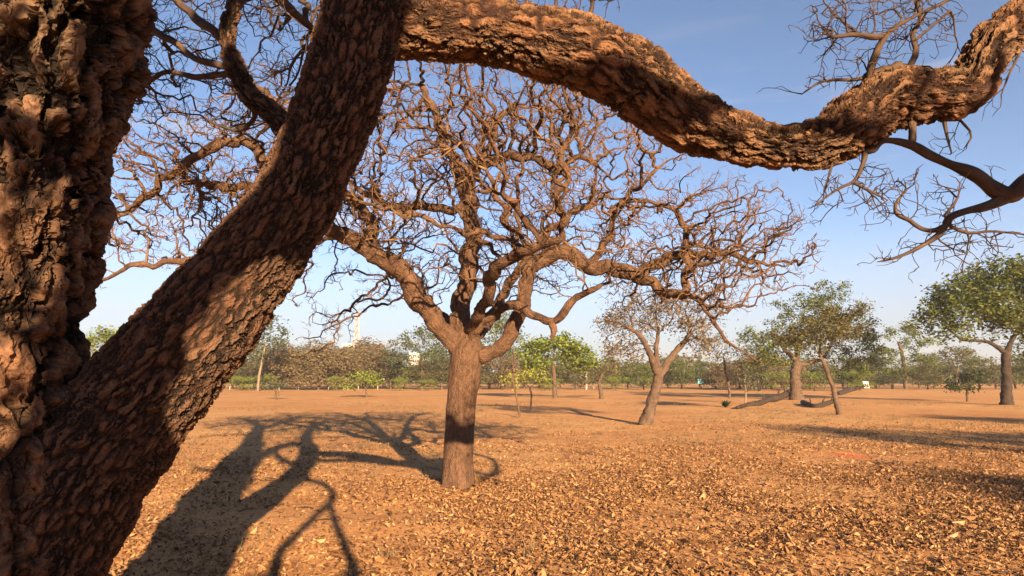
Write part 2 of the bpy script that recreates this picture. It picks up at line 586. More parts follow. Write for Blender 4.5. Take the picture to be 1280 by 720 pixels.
class Skel:
    def __init__(self):
        self.P, self.par, self.rm, self.limb, self.ok = [], [], [], [], []
    def path(self, P, R, step, limb, attach=None, ok=True, wob=0.0):
        P, R = resample(P, R, step)
        if wob:
            n = len(P)
            w = np.stack([fbm(np.stack([P[:, 0] * 2.5, P[:, 1] * 2.5 + 9 * c, P[:, 2] * 2.5], 1), 20 + c) for c in range(3)], 1) - 0.5
            w *= np.minimum(1, np.arange(n) / 3.0)[:, None]
            P = P + w * wob
        prev = -1
        if attach is None and self.P:
            prev = int(np.argmin(np.linalg.norm(np.array(self.P) - P[0], axis=1)))
        elif attach is not None:
            prev = attach
        ids = []
        for k in range(len(P)):
            if k == 0 and prev >= 0 and np.linalg.norm(self.P[prev] - P[0]) < step * 0.3:
                continue
            self.P.append(P[k]); self.par.append(prev); self.rm.append(R[k]); self.limb.append(limb)
            self.ok.append(ok)
            prev = len(self.P) - 1
            ids.append(prev)
        return ids
    def grow(self, A, step, infl, kill, iters=80, jitter=0.3, up=0.0, r=None, zs=1.0):
        r = r or rng
        A = np.asarray(A, float)
        P = np.array(self.P)
        ok = np.array(self.ok)
        idx = np.where(ok)[0]
        dist = np.full(len(A), 1e9)
        near = np.zeros(len(A), int)
        for c in range(0, len(idx), 256):
            ii = idx[c:c + 256]
            d = np.linalg.norm(A[:, None] - P[ii][None], axis=2)
            k = d.argmin(1)
            dd = d[np.arange(len(A)), k]
            b = dd < dist
            dist[b] = dd[b]
            near[b] = ii[k[b]]
        kids = {}
        for it in range(iters):
            keep = dist > kill
            A, dist, near = A[keep], dist[keep], near[keep]
            act = dist < infl
            if not act.any():
                infl *= 1.5
                if infl > 6: break
                continue
            u = np.unique(near[act])
            D = A[act] - np.array(self.P)[near[act]]
            D /= np.linalg.norm(D, axis=1)[:, None] + 1e-9
            S = np.zeros((len(self.P), 3))
            np.add.at(S, near[act], D)
            new = []
            dead = set()
            for v in u:
                if kids.get(v, 0) >= 3:
                    dead.add(v); continue
                kids[v] = kids.get(v, 0) + 1
                d = S[v]
                d = d / (np.linalg.norm(d) + 1e-9)
                pv = self.par[v]
                if pv >= 0:
                    t = self.P[v] - self.P[pv]
                    d = d + 0.35 * t / (np.linalg.norm(t) + 1e-9)
                d = d + r.normal(0, jitter, 3)
                d[2] *= zs
                d[2] += up
                d /= np.linalg.norm(d) + 1e-9
                self.P.append(self.P[v] + d * step); self.par.append(int(v)); self.rm.append(0.0)
                self.limb.append(self.limb[v]); self.ok.append(True)
                new.append(len(self.P) - 1)
            if dead:
                kk = ~np.isin(near, list(dead)) | ~act
                A, dist, near = A[kk], dist[kk], near[kk]
            if not new or not len(A):
                break
            NP_ = np.array([self.P[k] for k in new])
            for c in range(0, len(new), 256):
                d = np.linalg.norm(A[:, None] - NP_[c:c + 256][None], axis=2)
                k = d.argmin(1)
                dd = d[np.arange(len(A)), k]
                b = dd < dist
                dist[b] = dd[b]
                near[b] = np.array(new)[c + k[b]]
    def warp(self, a1, f1, a2, f2, Y, r):
        P = np.array(self.P)
        w = np.stack([fbm(P * f1 + 13 * c, 50 + c, 2) for c in range(3)], 1) - 0.5
        w2 = np.stack([fbm(P * f2 + 17 * c, 60 + c, 2) for c in range(3)], 1) - 0.5
        ok = np.array(self.ok)
        k = np.where(ok, np.clip((P[:, 2] - 2.0) / 0.8, 0, 1), 0)[:, None]
        P = P + (w * 2 * a1 + w2 * 2 * a2 + r.normal(0, 0.017, P.shape)) * k
        self.P = list(P)
    def radii(self, tip=0.004, e=2.3):
        n = len(self.P)
        acc = np.zeros(n)
        R = np.zeros(n)
        kid = np.zeros(n, int)
        for i in range(n - 1, -1, -1):
            r = tip if kid[i] == 0 else acc[i] ** (1 / e)
            r = max(r, self.rm[i])
            R[i] = r
            p = self.par[i]
            if p >= 0:
                acc[p] += (r if self.rm[i] == 0 else min(r, max(acc[i] ** (1 / e), tip))) ** e
                kid[p] += 1
        self.R = R
        self.kid = kid
        return R
    def spurs(self, prob, lmin, lmax, rmax, sub=0.4, up=0.2, r=None):
        """short crooked twigs along the thin wood"""
        r = r or rng
        R = self.radii()
        n = len(self.P)
        for i in range(n):
            if R[i] > rmax or self.par[i] < 0 or r.random() > prob:
                continue
            t = self.P[i] - self.P[self.par[i]]
            t /= np.linalg.norm(t) + 1e-9
            self._spur(i, t, r.uniform(lmin, lmax), sub, up, r)
    def _spur(self, i, t, ln, sub, up, r):
        d = r.normal(0, 1, 3)
        d = d - t * np.dot(d, t) * 0.7
        d /= np.linalg.norm(d) + 1e-9
        d = d + t * 0.5 + np.array([0, 0, up])
        d /= np.linalg.norm(d)
        m = 3 if ln > 0.08 else 2
        prev = i
        for k in range(m):
            d2 = d + r.normal(0, 0.35, 3)
            d2 /= np.linalg.norm(d2)
            self.P.append(self.P[prev] + d2 * ln / m); self.par.append(prev); self.rm.append(0.0)
            self.limb.append(self.limb[i]); self.ok.append(True)
            prev = len(self.P) - 1
            d = d2
            if r.random() < sub and ln > 0.05:
                self._spur(prev, d, ln * 0.55, 0.0, up, r)
    def chains(self):
        n = len(self.P)
        R = self.R
        best = np.full(n, -1)
        for i in range(n):
            p = self.par[i]
            if p >= 0 and self.limb[p] == self.limb[i] and (best[p] < 0 or R[i] > R[best[p]]):
                best[p] = i
        out = []
        for i in range(n):
            p = self.par[i]
            if p >= 0 and best[p] == i:
                continue
            c = [i]
            while best[c[-1]] >= 0:
                c.append(best[c[-1]])
            ids = ([p] if p >= 0 else []) + c
            P = np.array([self.P[k] for k in ids])
            Rr = np.array([R[k] for k in ids])
            if p >= 0:
                Rr[0] = min(R[p], R[i] * 1.35)
            out.append((self.limb[i], P, Rr))
        return out

def chain_tubes(mb, P, R, fine=1.0):
    rmax = R.max()
    if len(P) > 2 and rmax > 0.028:
        P, R = resample(P, R, np.linalg.norm(np.diff(P, axis=0), axis=1).mean() * (0.34 if rmax > 0.03 else 0.55))
    sides = 14 if rmax > 0.10 else 9 if rmax > 0.05 else 7 if rmax > 0.022 else 5 if rmax > 0.009 else 3
    R = R.copy()
    R[-1] *= 0.5
    lump = None
    if rmax > 0.02:
        sd = random.randrange(1000)
        lump = lambda a: 0.55 + 0.62 * fbm(a * np.array([8, 8, 7.0]), sd, 2) + 0.28 * fbm(a * np.array([22, 22, 16.0]), sd + 7, 2)
    mb.tube(P, R, max(3, int(sides * fine)), off=random.random() * 20, lump=lump)

def shell_points(n, c, rx, ry, rz, inner=0.35, r=None, zmin=None, pw=0.6):
    r = r or rng
    out = []
    c = np.asarray(c, float)
    while len(out) < n:
        p = r.normal(0, 1, 3)
        p /= np.linalg.norm(p)
        q = r.random() ** pw
        if q < inner: continue
        w = c + p * q * np.array([rx, ry, rz])
        if zmin is not None and w[2] < zmin: continue
        out.append(w)
    return np.array(out)

# ------------------------------------------------------------------ the big tree in the middle
def rad(pts): return trace(pts)

def clusters(n, k, c, rx, ry, rz, inner=.3, r=None, zmin=None, pw=.55):
    C = shell_points(k, c, rx, ry, rz, inner=inner, r=r, zmin=zmin, pw=pw)
    sg = r.uniform(0.25, 0.62, k)
    w = sg ** 2 * r.uniform(.5, 1.5, k)
    i = r.choice(k, n, p=w / w.sum())
    return C[i] + r.normal(0, 1, (n, 3)) * sg[i][:, None] * np.array([1, 1, .7])

def build_main():
    base = on_ground(572, 612)
    Y = base[1]
    r = np.random.default_rng(11)
    sk = Skel()
    tr = [(572, 622, Y, 23), (572, 606, Y, 20), (573, 560, Y, 17.5), (577, 500, Y, 18), (582, 455, Y, 20), (585, 434, Y, 20), (587, 420, Y, 14), (588, 412, Y, 5)]
    P, R = trace(tr)
    P[0][2] = -0.12; 
    top = sk.path(P, R, 0.12, 'trunk', attach=-1, ok=False)[-1]
    def limb(name, pts, wob=0.10, attach=None):
        P, R = trace(pts)
        P = P.copy()
        R = R * 0.84
        return sk.path(P, R, 0.12, name, attach=attach, wob=wob)
    # left limb: rises to the left, passes behind the leaning near trunk and spreads
    limb('A', [(581, 462, Y, 12), (577, 438, Y, 15.5), (556, 415, Y - .1, 15), (532, 382, Y - .25, 14), (510, 352, Y - .35, 12.5), (485, 327, Y - .45, 11.5), (460, 312, Y - .5, 11), (440, 296, Y - .5, 10), (420, 288, Y - .5, 8.5), (380, 262, Y - .6, 7.8), (338, 222, Y - .7, 7), (322, 182, Y - .7, 6.5), (290, 176, Y - .8, 6), (250, 196, Y - .8, 5.5), (205, 224, Y - .8, 5), (165, 256, Y - .8, 4), (135, 285, Y - .8, 3)])
    limb('A', [(466, 318, Y - .48, 9), (462, 292, Y - .4, 8), (455, 266, Y - .3, 7), (438, 244, Y - .2, 6), (400, 240, Y - .1, 5.5), (340, 233, Y, 5), (290, 232, Y, 4.5), (240, 228, Y + .1, 3.5)])
    limb('A', [(405, 280, Y - .5, 6), (340, 288, Y - .9, 6), (270, 312, Y - 1.2, 5.5), (222, 328, Y - 1.3, 5), (170, 330, Y - 1.3, 4), (125, 346, Y - 1.3, 2.5)])
    limb('A', [(338, 222, Y - .7, 6.5), (360, 180, Y - .3, 5.5), (345, 130, Y, 5), (310, 95, Y + .2, 4)])
    # centre limb
    limb('B', [(585, 455, Y, 15), (585, 430, Y, 15), (579, 398, Y + .05, 14), (582, 360, Y + .1, 14), (589, 320, Y + .15, 13), (591, 280, Y + .2, 12), (584, 240, Y + .25, 11), (570, 210, Y + .25, 9), (556, 180, Y + .25, 8), (545, 145, Y + .3, 6.5), (528, 108, Y + .3, 5)])
    limb('B', [(584, 245, Y + .25, 8), (592, 215, Y + .1, 8), (625, 196, Y, 7.5), (660, 195, Y - .1, 6.5), (695, 211, Y - .2, 5.5), (720, 200, Y - .2, 4.5), (745, 210, Y - .2, 4)])
    limb('B', [(574, 258, Y + .2, 7), (530, 256, Y, 6.5), (488, 253, Y - .1, 6), (452, 236, Y - .2, 5)])
    limb('B', [(580, 222, Y + .25, 7), (612, 180, Y + .6, 6.5), (622, 150, Y + .8, 5.5), (645, 130, Y + 1, 5)])
    # right limb with the elbow, then the long reach to the right
    limb('C', [(583, 466, Y, 10.32), (596, 446, Y, 11.61), (622, 437, Y - .1, 10.75), (640, 412, Y - .15, 9.89), (652, 384, Y - .2, 9.46), (660, 350, Y - .2, 9.03), (680, 326, Y - .25, 8.60), (702, 314, Y - .3, 7.74), (730, 330, Y - .4, 7.05), (760, 332, Y - .45, 6.54), (795, 345, Y - .5, 6.02), (835, 362, Y - .6, 5.16), (872, 374, Y - .7, 3.96), (885, 384, Y - .7, 3.01)])
    limb('C', [(735, 330, Y - .4, 6.02), (756, 305, Y - .5, 5.16), (765, 275, Y - .6, 4.30), (782, 252, Y - .7, 3.87), (800, 236, Y - .7, 2.58)])
    limb('C', [(858, 370, Y - .65, 5.16), (860, 330, Y - .5, 4.73), (858, 295, Y - .4, 4.30), (840, 262, Y - .3, 3.44), (800, 252, Y - .2, 3.01)])
    limb('C', [(876, 374, Y - .7, 3.44), (886, 395, Y - .9, 3.01), (910, 425, Y - 1.1, 2.15), (950, 452, Y - 1.2, 1.12)])
    limb('C', [(800, 346, Y - .5, 5.16), (850, 318, Y, 4.30), (905, 318, Y + .4, 3.44), (960, 330, Y + .6, 2.15)])
    # lower right limb in front
    limb('D', [(588, 452, Y, 7.74), (592, 428, Y - .1, 8.60), (606, 398, Y - .3, 7.74), (640, 384, Y - .5, 7.31), (668, 391, Y - .7, 6.88), (690, 402, Y - .8, 6.02), (704, 388, Y - .9, 6.02), (722, 366, Y - 1, 5.16), (745, 362, Y - 1.1, 4.30)])
    limb('D', [(690, 402, Y - .8, 5.16), (692, 416, Y - .85, 4.30), (690, 424, Y - .85, 2.58)])
    # limbs away from the viewer and one towards
    limb('E', [(588, 430, Y + .1, 10), (612, 402, Y + .9, 8), (632, 362, Y + 1.8, 7), (668, 310, Y + 2.6, 6), (712, 270, Y + 3.1, 5), (760, 250, Y + 3.3, 3.5)])
    limb('G', [(578, 428, Y + .1, 10), (552, 398, Y + .9, 8), (520, 352, Y + 1.8, 7), (478, 318, Y + 2.6, 6), (425, 300, Y + 3, 4.5), (380, 310, Y + 3.1, 3)])
    limb('H', [(588, 412, Y - .1, 7), (606, 385, Y - .8, 5.5), (612, 345, Y - 1.5, 5), (648, 312, Y - 2.1, 4.5), (700, 300, Y - 2.6, 3.5)])
    c = np.array([-0.75, Y + 0.1, 4.15])
    A = clusters(4000, 105, c, 5.0, 3.7, 2.45, inner=0.3, r=r, zmin=2.35, pw=0.55)
    A2 = shell_points(1400, at(880, 310, Y - .2), 1.7, 1.7, 1.0, inner=0.0, r=r, zmin=2.4)
    A = np.vstack([A, A2, shell_points(1000, at(240, 225, Y - .3), 1.9, 1.6, 1.3, inner=0.0, r=r, zmin=2.6)])
    # thin the far lower left so the sky shows under the crown there
    keep = ~((A[:, 2] < 2.9) & (np.abs(A[:, 0] - c[0]) < 2.2))
    A = A[keep]
    # the crown slopes down to the right
    dv = A - np.array([0, 0, CAM_H])
    dp = dv[:, 1] * CP + dv[:, 2] * SP
    qx = 640 + F * dv[:, 0] / dp
    qy = 360 - F * (dv[:, 2] * CP - dv[:, 1] * SP) / dp
    A = A[~((qx > 740) & (qy < 90 + (qx - 760) * 0.72))]
    sk.grow(A, 0.095, 1.3, 0.15, iters=130, jitter=0.42, up=0.0, r=r, zs=0.75)
    sk.warp(0.08, 2.6, 0.035, 8.0, base[1], r)
    sk.spurs(0.85, 0.05, 0.17, 0.022, sub=0.6, up=0.25, r=r)
    sk.spurs(0.22, 0.03, 0.07, 0.006, sub=0.2, up=0.25, r=r)
    sk.radii(tip=0.0027, e=2.3)
    root = thing('bare_tree', (base[0], base[1], 0), 'large leafless tree with a twisting reddish crown, standing alone in the middle', 'tree')
    # the trunk: fine mesh
    def lump(att):
        q = att.copy(); q[:, 2] *= 0.5
        s = att[:, 2]
        flare = 1.0
        th = np.arctan2(att[:, 1], att[:, 0])
        fl = 0.42 * np.exp(-s / 0.21) * (0.5 + 0.5 * np.cos(th * 5 + 1.0))
        return 0.93 + 0.16 * fbm(q * 7, 5) + fl
    P, R = resample(*trace(tr), 0.012)
    P[:, 2] -= 0.03
    tm = MB()
    tm.tube(P, R, 120, lump=lump)
    trunk = tm.build('trunk', M['bark_main'], root)
    cs = sk.chains()
    for k in ('A', 'B', 'C', 'D', 'E', 'G', 'H'):
        big, small = MB(), MB()
        for (lb, P, R) in cs:
            if lb != k: continue
            chain_tubes(big if R.max() > 0.022 else small, P, R)
        lo = big.build('limb', M['bark_main'], root)
        if small.n:
            s = small.build('twigs', M['twig_main'], lo)
    return root
build_main()

# ------------------------------------------------------------------ the near tree: trunk, leaning limb, long arching limb
def build_near():
    r = np.random.default_rng(5)
    root = thing('gnarled_tree', (float(at(40, 760, 2.75)[0]), 2.75, 0), 'huge near tree with rough broken bark, leaning trunk and a long limb arching overhead', 'tree')
    def lump(a, b, c, sd):
        def f(att):
            q = att.copy(); q[:, 2] *= 0.55
            return 1 - a / 2 - b / 2 - c / 2 + a * fbm(q * 3.2, sd) + b * fbm(q * 9, sd + 3) + c * fbm(q * 26, sd + 5)
        return f
    def fine(name, pts, mat, step, sides, lm, parent=root):
        P, R = resample(*trace(pts), step)
        mb = MB()
        mb.tube(P, R, sides, lump=lm, off=r.random() * 5)
        return mb.build(name, mat, parent), P, R
    # upright trunk at the left
    T = [(30, 1060, 2.75, 150), (24, 900, 2.72, 118), (14, 740, 2.7, 92), (8, 600, 2.68, 86), (4, 470, 2.66, 84), (20, 330, 2.64, 86), (38, 220, 2.62, 88), (48, 120, 2.6, 96), (60, 20, 2.6, 110), (74, -90, 2.6, 104), (82, -230, 2.6, 92), (70, -400, 2.6, 78), (86, -580, 2.6, 60)]
    _, TP, TR = fine('trunk', T, M['bark_old'], 0.0075, 240, lump(0.46, 0.30, 0.10, 1))
    # leaning trunk
    B = [(-50, 830, 2.72, 112), (6, 735, 2.74, 98), (66, 645, 2.76, 86), (124, 560, 2.78, 77), (182, 490, 2.80, 71), (246, 414, 2.83, 67), (305, 338, 2.86, 58), (355, 272, 2.88, 53), (395, 195, 2.92, 52), (424, 120, 2.95, 53), (446, 50, 3.0, 56), (463, -10, 3.05, 60), (470, -80, 3.1, 56), (455, -170, 3.15, 46), (470, -290, 3.2, 38), (520, -400, 3.3, 30)]
    _, BP, BR = fine('leaning_trunk', B, M['bark_near'], 0.0065, 190, lump(0.12, 0.07, 0.03, 7))
    # the arching limb
    H = [(440, 25, 3.06, 40), (478, 34, 3.08, 44), (530, 36, 3.1, 42), (600, 38, 3.12, 42), (675, 54, 3.14, 46), (745, 74, 3.16, 47), (798, 102, 3.17, 48), (848, 142, 3.17, 43), (906, 168, 3.16, 34), (966, 183, 3.14, 29), (1026, 178, 3.12, 33), (1072, 150, 3.1, 40), (1116, 124, 3.08, 41), (1165, 121, 3.06, 35), (1200, 117, 3.05, 34), (1220, 92, 3.04, 30), (1238, 58, 3.03, 28), (1275, 24, 3.02, 27), (1330, -15, 3.0, 25), (1400, -60, 3.0, 22), (1460, -140, 3.0, 17)]
    _, HP, HR = fine('arching_limb', H, M['bark_limb'], 0.0055, 150, lump(0.16, 0.12, 0.07, 13))
    # the dark limb rising behind the leaning trunk
    K = [(410, 210, 3.0, 20), (372, 175, 3.12, 16), (340, 142, 3.2, 14), (312, 118, 3.25, 13), (296, 85, 3.3, 13), (284, 50, 3.3, 11), (290, 15, 3.3, 10), (298, -30, 3.35, 9), (285, -110, 3.4, 8)]
    _, KP, KR = fine('limb', K, M['bark_near'], 0.008, 72, lump(0.2, 0.12, 0.06, 17))
    # thinner wood: traced branches, then crooked twigs grown from them
    sk = Skel()
    for k, (P, R) in enumerate(((TP[::16], TR[::16]), (BP[::18], BR[::18]), (HP[::20], HR[::20]), (KP[::14], KR[::14]))):
        prev = -1
        for p, q in zip(P, R):
            sk.P.append(p); sk.par.append(prev); sk.rm.append(q * 0.8); sk.limb.append('core'); sk.ok.append(False)
            prev = len(sk.P) - 1
    ncore = len(sk.P)
    def br(pts, name='branch', wob=0.02):
        P, R = trace(pts)
        return sk.path(P, R, 0.035, name, wob=wob)
    Y = 3.05
    # right-hand end, above the limb
    br([(1124, 84, Y, 4.32), (1098, 90, Y, 3.24), (1072, 99, Y, 2.59), (1030, 101, Y - .05, 1.87), (1002, 118, Y - .1, 1.01)])
    br([(1136, 84, Y, 2.3), (1146, 64, Y, 1.9), (1141, 44, Y, 1.7), (1152, 22, Y + .03, 1.5), (1147, 0, Y + .03, 1.3), (1156, -40, Y, 1.0)])
    br([(1084, 108, Y, 2.52), (1092, 76, Y - .06, 2.30), (1110, 43, Y - .1, 2.30), (1139, 24, Y - .12, 2.45), (1181, 3, Y - .15, 2.45), (1225, -22, Y - .15, 2.88)])
    br([(1110, 44, Y - .1, 1.58), (1090, 47, Y - .1, 1.37), (1070, 44, Y - .1, 1.15), (1048, 46, Y - .1, 0.79)])
    br([(1160, 14, Y - .13, 1.44), (1150, 30, Y - .1, 1.22), (1130, 50, Y, 0.86)])
    br([(1144, 50, Y, 1.44), (1172, 28, Y, 1.22), (1190, 14, Y, 1.08), (1195, 45, Y + .05, 0.86)])
    br([(1280, 45, 3.0, 2.16), (1276, 62, 3.0, 1.87), (1262, 92, 3.0, 1.44), (1252, 118, 3.0, 0.86)])
    # below the limb: the dark bough from the right
    br([(1420, 60, 2.95, 12), (1385, 130, 2.95, 12), (1335, 192, 2.96, 12), (1285, 226, 2.98, 10.5), (1258, 243, 3.0, 10.5), (1219, 217, 3.0, 7.5), (1172, 198, 3.0, 6), (1139, 181, 3.02, 5), (1106, 175, 3.04, 3.2), (1092, 188, 3.05, 2)], wob=0.03)
    br([(1140, 150, 3.06, 6), (1141, 166, 3.04, 5.5), (1140, 182, 3.02, 5)])
    br([(1262, 246, 3.0, 7.5), (1233, 257, 3.0, 6), (1205, 264, 3.0, 5.2), (1186, 273, 3.0, 5), (1178, 289, 3.0, 4), (1153, 307, 2.98, 2.8), (1124, 321, 2.96, 2), (1096, 328, 2.95, 1.1)])
    br([(1186, 280, 3.0, 4), (1168, 288, 3.0, 3.6), (1150, 285, 3.0, 3.2), (1134, 273, 3.0, 2.8), (1122, 269, 3.0, 2.4), (1120, 255, 3.0, 2), (1133, 236, 3.0, 1.2)])
    br([(1190, 284, 3.0, 2.4), (1212, 291, 2.98, 1.8), (1240, 288, 2.95, 1.5), (1290, 294, 2.9, 1)])
    br([(1180, 270, 3.0, 2), (1196, 250, 3.0, 1.6), (1200, 228, 3.0, 1)])
    br([(1082, 190, 3.08, 4), (1078, 206, 3.06, 3), (1068, 227, 3.04, 2.6), (1049, 236, 3.02, 2), (1020, 256, 3.0, 1.1)])
    br([(1066, 228, 3.04, 1.8), (1090, 240, 3.03, 1.5), (1110, 250, 3.02, 1)])
    br([(1180, 150, 3.06, 3), (1184, 168, 3.05, 2), (1190, 190, 3.05, 1)])
    br([(1200, 150, 3.06, 2), (1215, 168, 3.05, 1.4), (1205, 186, 3.05, 1)])
    br([(1040, 205, 3.12, 2.2), (1036, 220, 3.1, 1.6), (1030, 238, 3.1, 1)])
    A = [at(r.uniform(1005, 1185), r.uniform(-15, 108), r.uniform(2.9, 3.15)) for _ in range(90)]
    A += [at(r.uniform(1035, 1130), r.uniform(205, 262), r.uniform(2.95, 3.1)) for _ in range(30)]
    A += [at(r.uniform(1095, 1270), r.uniform(225, 322), r.uniform(2.9, 3.1)) for _ in range(55)]
    sk.grow(A, 0.032, 0.5, 0.05, iters=40, jitter=0.5, r=r)
    # upper left behind the leaning trunk
    br([(298, 88, 3.3, 3.47), (262, 78, 3.4, 2.60), (235, 62, 3.5, 2.17), (205, 48, 3.6, 1.74), (180, 30, 3.7, 1.30)], 'high_branch', .11)
    br([(286, 58, 3.3, 3.04), (250, 25, 3.4, 2.39), (220, 0, 3.5, 2.17), (190, -30, 3.6, 1.74)], 'high_branch', .11)
    br([(312, 118, 3.25, 3.91), (316, 145, 3.35, 2.60), (290, 165, 3.5, 1.74), (262, 150, 3.6, 1.08)], 'high_branch', .11)
    br([(300, 92, 3.3, 2.60), (262, 92, 3.5, 2.17), (215, 95, 3.6, 1.74), (180, 105, 3.7, 1.08)], 'high_branch', .11)
    br([(292, 10, 3.3, 3.47), (340, -10, 3.6, 2.60), (375, 25, 3.9, 1.95), (395, 50, 4.1, 1.30)], 'high_branch', .11)
    A = [at(r.uniform(150, 410), r.uniform(-70, 160), r.uniform(3.4, 4.8)) for _ in range(420)]
    sk.grow(A, 0.05, 0.8, 0.09, iters=60, jitter=0.5, r=r)
    # crown above the frame: casts the tangle of shadow on the ground behind
    def up(pts, name='crown_branch', wob=.12):
        P, R = np.array([q[:3] for q in pts], float), np.array([q[3] for q in pts], float)
        return sk.path(P, R, 0.12, name, wob=wob)
    t2, b2, h2, k2 = TP[-1], BP[-1], HP[-1], KP[-1]
    up([(*t2, .19), (t2[0] - .3, t2[1] + .2, t2[2] + .7, .15), (t2[0] - 1.0, t2[1] + .6, t2[2] + 1.3, .11), (t2[0] - 1.8, t2[1] + .9, t2[2] + 1.6, .06)])
    up([(*t2, .17), (t2[0] + .4, t2[1] + .5, t2[2] + .6, .13), (t2[0] + .6, t2[1] + 1.2, t2[2] + 1.4, .09), (t2[0] + 1.2, t2[1] + 1.8, t2[2] + 1.9, .05)])
    up([(*b2, .12), (b2[0] + .3, b2[1] + .4, b2[2] + .5, .10), (b2[0] + 1.0, b2[1] + .7, b2[2] + .9, .07), (b2[0] + 1.9, b2[1] + .9, b2[2] + 1.0, .045)])
    up([(*b2, .11), (b2[0] - .2, b2[1] + .7, b2[2] + .7, .08), (b2[0] - .1, b2[1] + 1.5, b2[2] + 1.3, .05)])
    up([(*h2, .06), (h2[0] + .5, h2[1] + .2, h2[2] + .4, .05), (h2[0] + 1.2, h2[1], h2[2] + .6, .03)])
    A = np.vstack([shell_points(1200, (-0.6, 4.0, 6.4), 3.9, 2.6, 1.9, inner=0.2, r=r, zmin=4.3),
                   shell_points(160, (3.2, 3.2, 4.6), 1.4, 1.2, .7, inner=0.1, r=r, zmin=3.9)])
    A = A[A[:, 2] > 1.6 + 0.66 * A[:, 1] + 0.1]          # keep the view below the arch open
    sk.grow(A, 0.11, 1.4, 0.2, iters=70, jitter=0.45, r=r)
    for k_ in range(len(sk.P)):
        if sk.limb[k_] == 'crown_branch': sk.rm[k_] = max(sk.rm[k_], .0085)
    # twigs that dangle into the top edge
    for k_ in range(len(sk.P)):
        sk.ok[k_] = False
    for px_ in (590, 640, 690, 735):
        br([(px_, 25, 3.2, 3), (px_ + 6, 0, 3.25, 2.4), (px_ - 4, -26, 3.35, 1.8)], 'high_branch', .04)
    A = [at(r.uniform(560, 790), r.uniform(-90, 12), r.uniform(3.2, 3.7)) for _ in range(150)]
    sk.grow(A, 0.045, 0.8, 0.07, iters=50, jitter=0.45, r=r)
    sk.spurs(0.8, 0.03, 0.15, 0.011, sub=0.6, up=0.1, r=r)
    sk.spurs(0.25, 0.02, 0.06, 0.004, sub=0.3, up=0.1, r=r)
    sk.radii(tip=0.0016, e=2.4)
    mbs = {}
    for lb, P, R in sk.chains():
        if lb == 'core': continue
        chain_tubes(mbs.setdefault(lb, MB()), P, R)
    for lb, mb in mbs.items():
        mb.build({'branch': 'branches', 'high_branch': 'upper_branches', 'crown_branch': 'crown'}[lb], M['twig_near'], root)
build_near()

